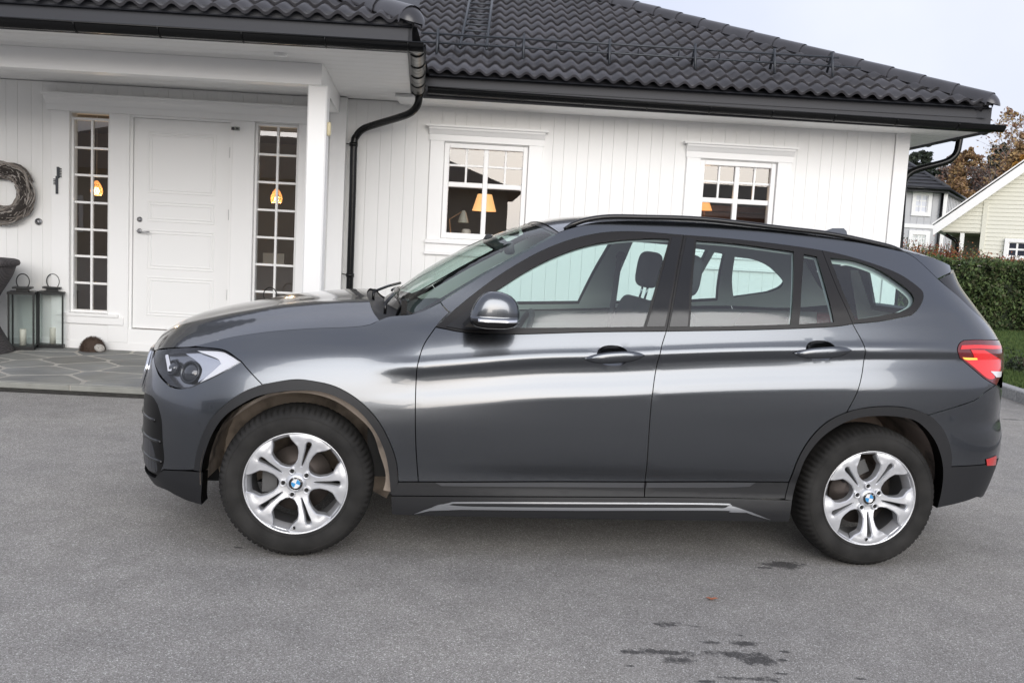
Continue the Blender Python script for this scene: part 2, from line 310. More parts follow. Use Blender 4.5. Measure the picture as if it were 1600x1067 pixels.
# ================================================================ GROUND
HYAW = .0249589; HC, HS = math.cos(HYAW), math.sin(HYAW)
def hpix(px, py, D):       # pixel -> (x, z) on the house plane at depth D
    d = ray(px, py); n = np.array([-HS, HC, 0]); t = D/(d@n); P = np.array([0, 0, CAM_H])+t*d; return float(P@np.array([HC, HS, 0])), float(P[2])
def gpix(px, py, z=0.):
    d = ray(px, py); t = (z-CAM_H)/d[2]; P = np.array([0, 0, CAM_H])+t*d; return float(P[0]), float(P[1])
def hw(x, D, z=0.): return (x*HC-D*HS, x*HS+D*HC, z)
ASPH = bpy.data.materials.new('asphalt'); ASPH.use_nodes = True
def build_asphalt():
    t = ASPH.node_tree; L = t.links.new; N = t.nodes.new; b = t.nodes['Principled BSDF']; b.inputs['Roughness'].default_value = .9; b.inputs['Specular IOR Level'].default_value = .25
    tc = N('ShaderNodeTexCoord'); P = tc.outputs['Object']
    def noise(s, d=3, r=.6):
        n = N('ShaderNodeTexNoise'); n.inputs['Scale'].default_value = s; n.inputs['Detail'].default_value = d; n.inputs['Roughness'].default_value = r; L(P, n.inputs['Vector']); return n.outputs['Fac']
    def math_(op, a, b_=None, c=None):
        n = N('ShaderNodeMath'); n.operation = op
        for i, v in enumerate((a, b_, c)):
            if v is None: continue
            if hasattr(v, 'links'): L(v, n.inputs[i])
            else: n.inputs[i].default_value = v
        return n.outputs[0]
    def ramp(f, *st):
        n = N('ShaderNodeValToRGB'); e = n.color_ramp.elements
        while len(e) < len(st): e.new(.5)
        for q, (p, c) in zip(e, st): q.position = p; q.color = (*c, 1)
        L(f, n.inputs[0]); return n.outputs[0]
    def mix(a, b_, f, op='MIX'):
        n = N('ShaderNodeMixRGB'); n.blend_type = op
        for i, v in ((0, f), (1, a), (2, b_)):
            if hasattr(v, 'links'): L(v, n.inputs[i])
            else: n.inputs[i].default_value = v if i == 0 else (*v, 1)
        return n.outputs[0]
    v = N('ShaderNodeTexVoronoi'); v.inputs['Scale'].default_value = 265; L(P, v.inputs['Vector'])
    sx = N('ShaderNodeSeparateColor'); L(v.outputs['Color'], sx.inputs[0])
    stones = ramp(sx.outputs[0], (0, (.19, .181, .168)), (.45, (.285, .274, .257)), (.8, (.36, .348, .328)), (.95, (.44, .43, .41)), (1, (.70, .69, .67)))
    fine = ramp(noise(420, 2), (.3, (.74, .74, .74)), (.7, (1.25, 1.25, 1.25)))
    col = mix(stones, fine, 1., 'MULTIPLY')
    col = mix(col, ramp(noise(.55, 4), (.3, (.86, .86, .87)), (.7, (1.13, 1.12, 1.10))), 1., 'MULTIPLY')
    col = mix(col, ramp(noise(5, 5), (.3, (.90, .90, .90)), (.7, (1.10, 1.10, 1.10))), 1., 'MULTIPLY')
    sep = N('ShaderNodeSeparateXYZ'); L(P, sep.inputs[0]); X, Y = sep.outputs[0], sep.outputs[1]
    wob = math_('MULTIPLY_ADD', noise(9, 6, .75), 4.4, -2.25); wob2 = math_('MULTIPLY_ADD', noise(42, 4, .7), 2.2, -1.1); dw = math_('ADD', wob, wob2)
    best = None
    for (px, py, rx, ry) in STAINS:
        cx, cy = gpix(px, py); k = math_('POWER', math_('DIVIDE', math_('SUBTRACT', X, cx), rx), 2.); k2 = math_('POWER', math_('DIVIDE', math_('SUBTRACT', Y, cy), ry), 2.); d = math_('SQRT', math_('ADD', k, k2)); best = d if best is None else math_('MINIMUM', best, d)
    f = ramp(math_('ADD', best, dw), (.50, (1, 1, 1)), (1.5, (0, 0, 0)))
    col = mix(col, mix(col, (.30, .30, .31), 1., 'MULTIPLY'), f)
    # faint lighter, dusty old film
    L(col, b.inputs['Base Color'])
    rm = N('ShaderNodeMapRange'); L(f, rm.inputs[0]); rm.inputs[3].default_value = .9; rm.inputs[4].default_value = .55; L(rm.outputs[0], b.inputs['Roughness'])
    bp = N('ShaderNodeBump'); bp.inputs['Strength'].default_value = .55; bp.inputs['Distance'].default_value = .004; L(math_('ADD', v.outputs['Distance'], noise(300, 2)), bp.inputs['Height']); L(bp.outputs[0], b.inputs['Normal'])
STAINS = [(1222, 883, .10, .05), (1198, 887, .06, .018), (1050, 975, .07, .03), (1085, 978, .05, .016), (1035, 1018, .12, .028), (990, 1018, .06, .018), (1055, 1030, .06, .03), (1150, 1022, .12, .035), (1185, 1030, .09, .04), (1165, 1005, .07, .02), (1228, 1018, .025, .016), (1222, 1030, .02, .012), (1170, 1060, .10, .02), (1100, 1064, .04, .015), (1225, 1052, .03, .012), (1345, 1060, .03, .012), (985, 1040, .02, .012), (1112, 1003, .05, .014), (372, 855, .02, .012), (1580, 655, .10, .04), (1158, 992, .018, .01)]
build_asphalt()
GRASS = mat('lawn', (.030, .065, .014), .9, noise=(6, (.055, .090, .020), .35, .7), bump=(60, .6, .03))
SOIL = mat('soil', (.06, .055, .04), .95)
b = B(); b.add([(-400, -400, 0), (400, -400, 0), (400, 400, 0), (-400, 400, 0)], [(0, 1, 2, 3)]); tag(b.build('asphalt_ground', [ASPH]), kind='structure')

# ================================================================ HOUSE
WHITE = mat('white painted wood', (.82, .82, .805), .55, bump=(40, .08, .002), obj_rand=.008, var=(1.3, .02))
WHITE2 = mat('white painted trim', (.85, .85, .84), .45)
WHITE3 = mat('white door', (.82, .82, .81), .35)
SOFF = mat('soffit boards', (.81, .81, .80), .6)
FASC = mat('grey black fascia', (.036, .038, .045), .5, spec=.3)
GUT = mat('black gutter', (.003, .0032, .0035), .25, spec=.3)
GUTI = mat('bare zinc gutter', (.17, .17, .165), .4, metal=.9, noise=(14, (.04, .04, .04), .45, .65))
TILE = mat('roof tile', (.040, .039, .044), .30, var=(3, .3), obj_rand=.22, bump=(60, .25, .003), spec=.6)
STEEL = mat('dark steel', (.035, .04, .048), .45)
PANE = glassmat('window glass', (.90, .92, .91), 2.2)
ROOMW = mat('room wall', (.35, .35, .37), .9); ROOMF = mat('room floor', (.12, .07, .04), .6); FURN = mat('dark furniture', (.06, .04, .032), .6); WOOD = mat('brown wood', (.10, .042, .022), .5)
WLIGHT = mat('warm lamp shade', (.9, .6, .3), .6, emit=((1., .52, .20), .48)); BULB = mat('glowing pendant', (.9, .5, .2), .6, emit=((1., .40, .12), .5)); BULB2 = mat('bulb', (1, .8, .5), .5, emit=((1., .72, .36), 3.5))
DW = 10.0
house = tag(empty('house', (0, 0, 0), HYAW), 'white timber clad house with black tiled roof and a covered front entrance', 'house')
X = lambda px, py, D=DW: hpix(px, py, D)[0]
Z = lambda px, py, D=DW: hpix(px, py, D)[1]
Z0 = .06; ZS = 2.83                     # porch floor, soffit
XL, XC, XR = -6.6, X(540, 300), X(1410, 300)
WIN = {}
win1 = (X(692, 290), X(823, 290), Z(688, 372), Z(760, 226)); win2 = (X(1091, 300), X(1211, 300), Z(688, 372), Z(1150, 252))
sdl = (X(110, 330), X(171, 330), Z(140, 489), Z(140, 184)); sdr = (X(396, 330), X(464, 330), Z(140, 489), Z(430, 194)); door = (X(207, 350), X(357, 350), Z(280, 516), Z(280, 188))
OPEN = [win1, win2, (sdl[0], sdr[1], Z0-.2, sdr[3])]
wall = tag(empty('wall', (0, 0, 0), 0, house))
# solid wall behind the boards
b = B(); xs = sorted({XL, XR}|{o[0] for o in OPEN}|{o[1] for o in OPEN})
for a, c in zip(xs[:-1], xs[1:]):
    cuts = sorted([(o[2], o[3]) for o in OPEN if o[0] < (a+c)/2 < o[1]]); z = 0.
    for lo, hi in cuts: b.box(a, c, DW+.03, DW+.16, z, max(lo, z+.001)); z = hi
    b.box(a, c, DW+.03, DW+.16, z, 2.95)
b.box(XR-.14, XR, DW+.165, 17, 0, 2.95); b.build('wall_core', [WHITE], wall)
# vertical boards, one by one
def board(x0, x1, z0, z1):
    g = .0006; n = B(); c = .0017; w_ = x1-x0
    n.add([(x0+g, DW+.028, z0), (x0+g, DW+c, z0), (x0+g+c, DW, z0), (x1-g-c, DW, z0), (x1-g, DW+c, z0), (x1-g, DW+.028, z0)]+[(x0+g, DW+.028, z1), (x0+g, DW+c, z1), (x0+g+c, DW, z1), (x1-g-c, DW, z1), (x1-g, DW+c, z1), (x1-g, DW+.028, z1)],
          [(i, i+1, i+7, i+6) for i in range(5)]+[(5, 4, 3, 2, 1, 0), (6, 7, 8, 9, 10, 11)])
    n.build('wall_board', [WHITE], wall)
x = XR-.13; k = 0
while x > XL:
    wdt = (.142, .118)[k % 2]; a = max(x-wdt, XL); k += 1
    zs = [(.10, ZS)]
    for o in OPEN:
        if a < o[1]-.0 and x > o[0]:
            lo, hi = o[2]-.002, o[3]+.002
            zs = [q for (p, r) in zs for q in ((p, min(r, lo)), (max(p, hi), r)) if q[1]-q[0] > .03]
    for p, q in zs: board(a, x, p, q)
    x = a
b = B(); b.box(XR-.128, XR+.02, DW-.024, DW+.02, .10, ZS); b.build('corner_board', [WHITE2], wall); b = B(); b.box(XC-.16, XC+.0, DW-.12, DW+.01, Z0, ZS-.001); b.build('corner_board', [WHITE2], wall)
b = B(); b.box(XL, XC-.16, DW-.026, DW+.01, Z0, Z0+.085); b.box(XC, XR, DW-.01, DW+.02, .0, .10); b.build('base_board', [WHITE2], wall)
# ---- windows
def window(o, cols, rows, fr=.055, mull=None, trans=None, thin=.026, name='window', dep=.045):
    x0, x1, z0, z1 = o; wn = empty(name, ((x0+x1)/2, DW, z0), 0, house); cx = (x0+x1)/2
    x0 -= cx; x1 -= cx; h = z1-z0
    b = B(); y0 = .012
    b.box(x0, x0+fr, y0, y0+.09, 0, h, 0, .006); b.box(x1-fr, x1, y0, y0+.09, 0, h, 0, .006); b.box(x0+fr, x1-fr, y0+.001, y0+.09, h-fr, h-.0005, 0, .006); b.box(x0+fr, x1-fr, y0+.001, y0+.09, .0005, fr*1.15, 0, .006); b.build('window_frame', [WHITE2], wn)
    gy = y0+.050
    return wn, x0+fr, x1-fr, fr*1.15, h-fr, gy
def pane(wn, a, c, z0, z1, gy):
    b = B(); b.add([(a, gy, z0), (c, gy, z0), (c, gy, z1), (a, gy, z1)], [(0, 1, 2, 3)]); b.build('pane', [PANE], wn)
for o in (win1, win2):
    wn, a, c, z0, z1, gy = window(o, 2, 2)
    mw = .052; m = (a+c)/2; tz = z0+(z1-z0)*.575; b = B(); b.box(m-mw/2, m+mw/2, gy-.030, gy+.02, z0, z1, 0, .006); b.build('mullion', [WHITE2], wn); b = B(); b.box(a, m-mw/2-.0005, gy-.028, gy+.02, tz-.026, tz+.026, 0, .006); b.box(m+mw/2+.0005, c, gy-.028, gy+.02, tz-.026, tz+.026, 0, .006); b.build('transom', [WHITE2], wn)
    for p, q in ((a, m-mw/2), (m+mw/2, c)):
        pane(wn, p, q, z0, tz-.026, gy)
        mm = (p+q)/2; zm = (tz+.026+z1)/2
        b = B(); b.box(mm-.011, mm+.011, gy-.018, gy+.012, tz+.026, z1, 0, .004); b.build('glazing_bar', [WHITE2], wn); b = B(); b.box(p, mm-.0112, gy-.017, gy+.012, zm-.011, zm+.011, 0, .004); b.box(mm+.0112, q, gy-.017, gy+.012, zm-.011, zm+.011, 0, .004); b.build('glazing_bar', [WHITE2], wn)
        for u_, v_ in ((p, mm-.011), (mm+.011, q)):
            for s_, t_ in ((tz+.026, zm-.011), (zm+.011, z1)): pane(wn, u_, v_, s_, t_, gy)
    x0, x1 = o[0]-(o[0]+o[1])/2, o[1]-(o[0]+o[1])/2; h = o[3]-o[2]
    b = B(); b.box(x0-.15, x0-.002, -.022, .012, -.02, h+.012, 0, .004); b.build('casing', [WHITE2], wn); b = B(); b.box(x1+.002, x1+.15, -.022, .012, -.02, h+.012, 0, .004); b.build('casing', [WHITE2], wn)
    b = B(); b.box(x0-.16, x1+.16, -.026, .012, h+.012, h+.075); b.prism([(-.028, h+.0755), (.012, h+.0755), (.012, h+.15), (-.075, h+.15), (-.072, h+.128), (-.055, h+.112), (-.040, h+.090)], 'x', x0-.165, x1+.165); b.box(x0-.195, x1+.195, -.095, .012, h+.1505, h+.172); b.build('cornice', [WHITE2], wn)
    b = B(); b.box(x0-.16, x1+.16, -.05, .012, -.055, -.0205); b.box(x0-.16, x1+.16, -.024, .012, -.15, -.056); b.box(x0-.17, x1+.17, -.035, .012, -.175, -.151); b.build('sill', [WHITE2], wn)
for o in (sdl, sdr):
    wn, a, c, z0, z1, gy = window(o, 2, 7, fr=.026); m = (a+c)/2
    b = B(); b.box(m-.012, m+.012, gy-.022, gy+.012, z0, z1, 0, .004); b.build('glazing_bar', [WHITE2], wn)
    zz = np.linspace(z0, z1, 8)
    for i in range(7):
        if i:
            b = B(); b.box(a, m-.0122, gy-.021, gy+.012, zz[i]-.012, zz[i]+.012, 0, .004); b.box(m+.0122, c, gy-.021, gy+.012, zz[i]-.012, zz[i]+.012, 0, .004); b.build('glazing_bar', [WHITE2], wn)
        for p, q in ((a, m-.012), (m+.012, c)): pane(wn, p, q, zz[i]+(.012 if i else 0), zz[i+1]-(.012 if i < 6 else 0), gy)
# ---- door surround
b = B(); zt = sdr[3]
for p, q in ((sdl[0]-.19, sdl[0]-.001), (sdl[1]+.001, door[0]-.03), (door[1]+.03, sdr[0]-.001), (sdr[1]+.001, sdr[1]+.15)):
    b.box(p, q, -.0+DW-.03, DW+.06, Z0+.085, zt+.01, 0, .004)
b.box(sdl[0], sdl[1], DW-.02, DW+.06, Z0+.085, sdl[2]-.03); b.box(sdr[0], sdr[1], DW-.02, DW+.06, Z0+.085, sdr[2]-.03)
b.box(sdl[0]-.12, sdl[1]+.12, DW-.06, DW+.05, sdl[2]-.03, sdl[2]-.002); b.box(sdl[0]-.12, sdl[1]+.17, DW-.045, DW+.05, sdl[2]-.11, sdl[2]-.0305)
b.box(door[0]-.03, door[0]-.002, DW-.004, DW+.1, Z0, zt+.01); b.box(door[1]+.002, door[1]+.03, DW-.004, DW+.1, Z0, zt+.01); b.box(door[0]-.002, door[1]+.002, DW-.004, DW+.1, door[3]+.003, zt+.01); b.box(door[0]-.03, door[1]+.03, DW-.02, DW+.1, Z0, door[2]-.012)
b.build('door_casing', [WHITE2], house)
b = B(); x0, x1 = sdl[0]-.26, sdr[1]+.2
b.box(x0+.03, x1-.03, DW-.045, DW+.01, zt+.0105, zt+.075); b.prism([(DW-.048, zt+.0755), (DW+.01, zt+.0755), (DW+.01, zt+.16), (DW-.10, zt+.16), (DW-.095, zt+.135), (DW-.07, zt+.115), (DW-.055, zt+.09)], 'x', x0+.02, x1-.02); b.box(x0, x1, DW-.12, DW+.01, zt+.1605, zt+.185); b.build('cornice', [WHITE2], house)
dr = empty('front_door', ((door[0]+door[1])/2, DW, door[2]), 0, house); dw_ = (door[1]-door[0])/2; dh = door[3]-door[2]
b = B(); b.box(-dw_+.002, dw_-.002, .022, .07, 0, dh); 
b.build('door_leaf', [WHITE3], dr)
pz = [(.14, .56), (.64, 1.06), (1.14, 1.36), (1.44, dh-.13)]
for z0, z1 in pz:
    b = B(); x_ = dw_-.15; t_ = .018
    for k in range(2):
        i_ = .03*k; b.box(-x_+i_, x_-i_, .0165-.0*k, .022, z0+i_, z0+i_+t_, 0, .004); b.box(-x_+i_, x_-i_, .0165, .022, z1-i_-t_, z1-i_, 0, .004); b.box(-x_+i_, -x_+i_+t_, .0165, .022, z0+i_+t_, z1-i_-t_, 0, .004); b.box(x_-i_-t_, x_-i_, .0165, .022, z0+i_+t_, z1-i_-t_, 0, .004)
    b.build('door_moulding', [WHITE3], dr)
hz = Z(217, 361)-door[2]; hx0 = X(217, 361)-(door[0]+door[1])/2
b = B(); b.lathe([(.0, -.012), (.024, -.012), (.026, -.004), (.026, .0)], 24, 0, True, 'y', (hx0, .022, hz)); b.sweep([(hx0, .015, hz), (hx0, -.035, hz), (hx0+.02, -.045, hz-.002), (hx0+.125, -.045, hz-.004)], .009, 10); b.build('door_handle', [SATIN_H := mat('brushed steel', (.45, .45, .46), .3, metal=1.)], dr)
lz = Z(217, 343)-door[2]; b = B(); b.lathe([(.0, -.020), (.010, -.020), (.012, -.012), (.027, -.010), (.029, .0)], 24, 0, True, 'y', (hx0, .022, lz)); b.build('door_lock', [SATIN_H], dr)
for z_ in (.35, 1.2, 1.85):
    b = B(); b.sweep([(dw_+.002, .012, z_), (dw_+.002, .012, z_+.11)], .009, 8); b.build('hinge', [SATIN_H], dr)
# ---- interior seen through the panes
b = B(); y0, y1 = DW+.165, DW+4.2
b.add([(XL, y1, 0), (XR-.15, y1, 0), (XR-.15, y1, 2.7), (XL, y1, 2.7)], [(0, 1, 2, 3)]); b.add([(XL, y0, 2.7), (XR-.15, y0, 2.7), (XR-.15, y1, 2.7), (XL, y1, 2.7)], [(0, 1, 2, 3)]); b.add([(XL, y0, Z0), (XR-.15, y0, Z0), (XR-.15, y1, Z0), (XL, y1, Z0)], [(3, 2, 1, 0)], 1)
for xx in (XL, XC-.05, 1.25, XR-.15): b.add([(xx, y0, Z0), (xx, y1, Z0), (xx, y1, 2.7), (xx, y0, 2.7)], [(0, 1, 2, 3)])
b.build('room', [ROOMW, ROOMF], house)
b = B(); b.box(-5.2, -4.2, DW+3.2, DW+3.7, Z0, 1.0); b.box(-2.6, -1.9, DW+2.4, DW+2.8, Z0, 1.05); b.box(-2.9, -1.75, DW+3.6, DW+4.0, 1.1, 2.3, 0); b.box(-1.1, 1.0, DW+.35, DW+1.0, Z0+.7, Z0+.75); b.box(-4.5, -4.35, DW+1.5, DW+1.7, Z0, 2.4); b.build('furniture', [FURN], house)
b = B(); b.box(1.5, 4.1, DW+1.6, DW+1.9, Z0, 1.95); b.box(1.5, 4.1, DW+1.55, DW+1.95, 1.951, 2.02); b.build('bookcase', [WOOD], house)
b = B(); b.box(-2.62, -2.38, DW+.7, DW+.74, 1.02, 1.16, 0); b.box(-4.05, -3.9, DW+.5, DW+.54, .93, .97, 0); b.lathe([(.05, 0), (.05, .07), (.04, .09)], 16, 0, True, 'z', (-.31, DW+.30, 1.46)); b.build('ornaments', [mat('pale ornament', (.5, .48, .45), .7)], house)
def pendant(px, py, D):
    x, z = hpix(px, py, D); t = empty('pendant_lamp', hw(x, D, z))
    sc = .70; b = B()
    for i in range(9):      # woven shade: rings and ribs of glowing wire
        a = math.radians(20+140*i/8)
    prof = [(q_*sc, h_*sc) for q_, h_ in [(.012, .17), (.03, .15), (.062, .105), (.09, .04), (.098, -.01), (.09, -.05), (.07, -.08)]]
    for k in range(14):
        a = 2*math.pi*k/14; b.sweep([(q*math.cos(a+.22*j), q*math.sin(a+.22*j), h) for j, (q, h) in enumerate(prof)], .0042, 4); b.sweep([(q*math.cos(a-.22*j), q*math.sin(a-.22*j), h) for j, (q, h) in enumerate(prof)], .0042, 4)
    b.build('lamp_shade', [BULB], t); b = B(); b.lathe([(.0, -.045), (.025, -.035), (.034, -.005), (.024, .025), (.0, .05)], 14); b.build('bulb', [BULB2], t); b = B(); b.sweep([(0, 0, .16), (0, 0, 2.68-z)], .004, 5); b.build('cord', [WHITE2], t)
    l = bpy.data.lights.new('pendant_light', 'POINT'); l.energy = 5; l.color = (1, .72, .45); l.shadow_soft_size = .06; lo = bpy.data.objects.new('pendant_light', l); COL.objects.link(lo); lo.parent = t; lo.location = (0, 0, -.16); return t
tag(pendant(151, 298, DW+1.6), 'glowing woven pendant lamp behind the narrow window left of the front door', 'pendant lamp', 'pendant lamps in the hall')
tag(pendant(432, 310, DW+1.6), 'glowing woven pendant lamp behind the narrow window right of the front door', 'pendant lamp', 'pendant lamps in the hall')
x, z = hpix(757, 317, DW+.75); tl = tag(empty('table_lamp', hw(x, DW+.75, .81)), 'table lamp with a lit tapered orange shade inside the window above the bonnet', 'table lamp')
b = B(); s_ = z-.81; b.lathe([(.082, s_+.095), (.138, s_-.095)], 32); b.build('lamp_shade', [WLIGHT], tl); b = B(); b.lathe([(.0, .0), (.09, 0), (.09, .02), (.02, .05), (.014, s_-.05), (.0, s_-.05)], 20); b.build('lamp_base', [FURN], tl)
x, z = hpix(724, 341, DW+.6); dl = tag(empty('desk_lamp', hw(x, DW+.6, .81)), 'unlit pale grey jointed desk lamp inside the window above the bonnet', 'desk lamp')
b = B(); s_ = z-.81; b.lathe([(.016, s_+.085), (.03, s_+.06), (.055, s_-.02), (.062, s_-.05)], 24); b.build('lamp_shade', [mat('pale lamp enamel', (.45, .46, .42), .5)], dl); b = B(); b.sweep([(0, 0, s_+.08), (-.16, .02, s_-.02), (-.05, .03, .02)], .008, 6); b.lathe([(.0, 0), (.08, 0), (.08, .02), (.0, .025)], 20, 0, True, 'z', (-.05, .03, 0)); b.build('lamp_arm', [mat('lamp arm', (.3, .18, .1), .5)], dl)
l = bpy.data.lights.new('lamp_light', 'POINT'); l.energy = 6; l.color = (1, .62, .3); l.shadow_soft_size = .06; lo = bpy.data.objects.new('lamp_light', l); COL.objects.link(lo); lo.parent = tl; lo.location = (0, .0, .42)
x, z = hpix(1101, 322, DW+.9); rl = tag(empty('reading_lamp', hw(x, DW+.9, z)), 'small lit amber lamp inside the right hand window, low at its left side', 'lamp')
b = B(); b.lathe([(.05, .05), (.09, -.05)], 20); b.build('lamp_shade', [BULB], rl); b = B(); b.lathe([(.0, -.06), (.012, -.06), (.012, -.5), (.06, -.52), (.0, -.52)], 12); b.build('lamp_base', [FURN], rl)
l = bpy.data.lights.new('reading_light', 'POINT'); l.energy = 2; l.color = (1, .55, .22); l.shadow_soft_size = .06; lo = bpy.data.objects.new('reading_light', l); COL.objects.link(lo); lo.parent = rl; lo.location = (.0, .12, .14)
# ---- porch roof edge, beam and post
DB = 8.05; bx1 = hpix(503, 115, DB)[0]; bz1 = hpix(250, 85, DB)[1]; bz0 = hpix(250, 119, DB)[1]; ZP = bz1
b = B(); b.box(XL, bx1, DB, DB+.14, bz0, bz1, 0, .004); xe = hpix(531, 160, DW-.12)[0]
b.prism([(bx1-.0005, DB+.001), (bx1-.0005, DB+.16), (xe-.02, DW-.12), (xe+.0, DW-.12)][::1], 'z', bz0+.001, bz1-.001)
b.add([(bx1-.14, DB+.141, bz0+.002), (bx1-.001, DB+.141, bz0+.002), (xe, DW-.121, bz0+.002), (xe-.15, DW-.121, bz0+.002), (bx1-.14, DB+.141, bz1-.002), (bx1-.001, DB+.141, bz1-.002), (xe, DW-.121, bz1-.002), (xe-.15, DW-.121, bz1-.002)], [(0, 1, 2, 3), (4, 7, 6, 5), (0, 4, 5, 1), (1, 5, 6, 2), (2, 6, 7, 3), (3, 7, 4, 0)]); b.build('porch_beam', [WHITE2], house)
px0, px1 = hpix(476, 300, DB)[0], hpix(506, 300, DB)[0]
b = B(); b.box(px0, px1, DB+.002, DB+.138, Z0, bz0, 0, .012); b.build('porch_post', [WHITE2], house)
DG = 7.25; zg = hpix(300, 62, DG)[1]          # gutter underside
gx1 = hpix(664, 72, DG)[0]; gxe = hpix(663, 140, 9.36)[0]; fx1, fxe = gx1-.11, gxe-.11
zs_ = ZP+.0
b = B()                                        # porch soffit boards
n = 24; 
for i in range(14):
    a = DG+.06+i*(DW-DG-.05)/14; c = DG+.06+(i+1)*(DW-DG-.05)/14-.006
    ra = fx1+(fxe-fx1)*(a-DG)/(9.36-DG); rc = fx1+(fxe-fx1)*(c-DG)/(9.36-DG)
    b = B(); b.add([(XL, a, zs_), (ra, a, zs_), (rc, c, zs_), (XL, c, zs_), (XL, a, zs_+.02), (ra, a, zs_+.02), (rc, c, zs_+.02), (XL, c, zs_+.02)], [(0, 3, 2, 1), (4, 5, 6, 7), (0, 1, 5, 4), (1, 2, 6, 5), (2, 3, 7, 6), (3, 0, 4, 7)]); b.build('soffit_board', [SOFF], house)
b = B(); b.box(XL, fx1-.02, DG+.04, DG+.3, zs_+.021, zs_+.03); b.add([(XL, DG+.05, zs_+.035), (fx1, DG+.05, zs_+.035), (fxe, DW, zs_+.035), (XL, DW, zs_+.035)], [(0, 1, 2, 3)]); b.build('soffit_back', [FASC], house)
zt_p = hpix(300, 17, DG+.05)[1]
b = B(); b.box(XL, fx1, DG+.05, DG+.075, zs_-.01, zt_p+.05); b.add([(fx1+.001, DG+.05, zs_-.01), (fxe+.001, 9.4, zs_-.01), (fxe+.001, 9.4, zt_p+.04), (fx1+.001, DG+.05, zt_p+.04), (fx1-.024, DG+.05, zs_-.01), (fxe-.024, 9.4, zs_-.01), (fxe-.024, 9.4, zt_p+.04), (fx1-.024, DG+.05, zt_p+.04)], [(0, 1, 2, 3), (5, 4, 7, 6), (0, 3, 7, 4), (0, 4, 5, 1)]); b.build('fascia', [FASC], house)
half = [(math.cos(a), math.sin(a)) for a in np.linspace(math.pi, 2*math.pi, 13)]
def gutter(path, r=.062, step=.62, inner=False):
    b = B(); b.sweep(path, r, prof=half, mi=0, caps=False); b.sweep(path, r-.004, prof=half, mi=1, caps=False)
    for sgn in (-1, 1):
        P = [Vector(p) for p in path]; o = (P[1]-P[0]).normalized().cross(Vector((0, 0, 1)))*r*sgn; b.sweep([p+o for p in P], .008, 6)
    for end in (0, -1):
        P = [Vector(p) for p in path]; d = (P[1]-P[0]).normalized(); a = d.cross(Vector((0, 0, 1))); c = P[end]
        b.add([tuple(c+a*p[0]*r+Vector((0, 0, p[1]*r))) for p in half], [tuple(range(13))])
    o = b.build('gutter', [GUT, GUT if not inner else GUTI], house)
    P = [Vector(p) for p in path]; Ln = (P[1]-P[0]).length; d = (P[1]-P[0]).normalized(); a = d.cross(Vector((0, 0, 1))); k = .3
    while k < Ln:
        c = P[0]+d*k; bb = B(); bb.sweep([c+a*p[0]*(r+.004)+Vector((0, 0, p[1]*(r+.004))) for p in half], .007, 4, up=d); bb.build('gutter_bracket', [GUT], o); k += step
    return o
gz_ = zg+.066
gutter([(XL, DG-.01, gz_), (gx1-.005, DG-.01, gz_-.005)]); 
# zinc return gutter along the right side of the porch
rp = [(gx1-.062, DG-.0, gz_-.006), (gxe-.055, 9.30, gz_-.03)]
b = B(); b.sweep(rp, .062, prof=half, mi=0, caps=False); b.sweep([(rp[0][0]+.062, rp[0][1], rp[0][2]), (rp[1][0]+.062, rp[1][1], rp[1][2])], .008, 6, 1); b.sweep([(rp[0][0]-.055, rp[0][1], rp[0][2]), (rp[1][0]-.055, rp[1][1], rp[1][2])], .012, 6, 1); o = b.build('gutter', [GUTI, GUT], house)
for k in np.linspace(.06, .97, 5):
    c = Vector(rp[0]).lerp(Vector(rp[1]), k); bb = B(); bb.sweep([c+Vector((p[0]*.066, 0, p[1]*.066)) for p in half], .008, 4, up=(0, 1, 0)); bb.build('gutter_bracket', [GUT], o)
DP = [(656, 136, 9.28), (655, 150, 9.28), (652, 165, 9.30), (641, 177, 9.36), (620, 185, 9.50), (580, 197, 9.80), (566, 203, 9.87), (557, 213, 9.90), (553, 227, 9.90), (551, 300, 9.90), (546, 460, 9.90)]
def pipe(pts, r=.037, foot=None):
    P = [(hpix(x, y, D)[0], D, hpix(x, y, D)[1]) for x, y, D in pts]
    if foot is not None: P.append((P[-1][0]+foot[0], P[-1][1], foot[1]))
    c = catmull(P[:-2], 5); b = B(); b.sweep([tuple(p) for p in c]+[P[-2], P[-1]], r, 14); d = b.build('downpipe', [GUT], house)
    return d, P
d, P = pipe(DP, foot=(0, .03))
for px, py in ((552.5, 226), (547, 430)):
    q = hpix(px, py, 9.90); bb = B(); bb.sweep([(q[0], 9.90, q[1]-.02), (q[0], 9.90, q[1]+.02)], .044, 14); bb.sweep([(q[0]-.03, 9.90, q[1]), (q[0]-.10, 9.95, q[1]+.01), (q[0]-.10, DW-.0, q[1]+.01)], .006, 6); bb.build('pipe_clip', [GUT], d)
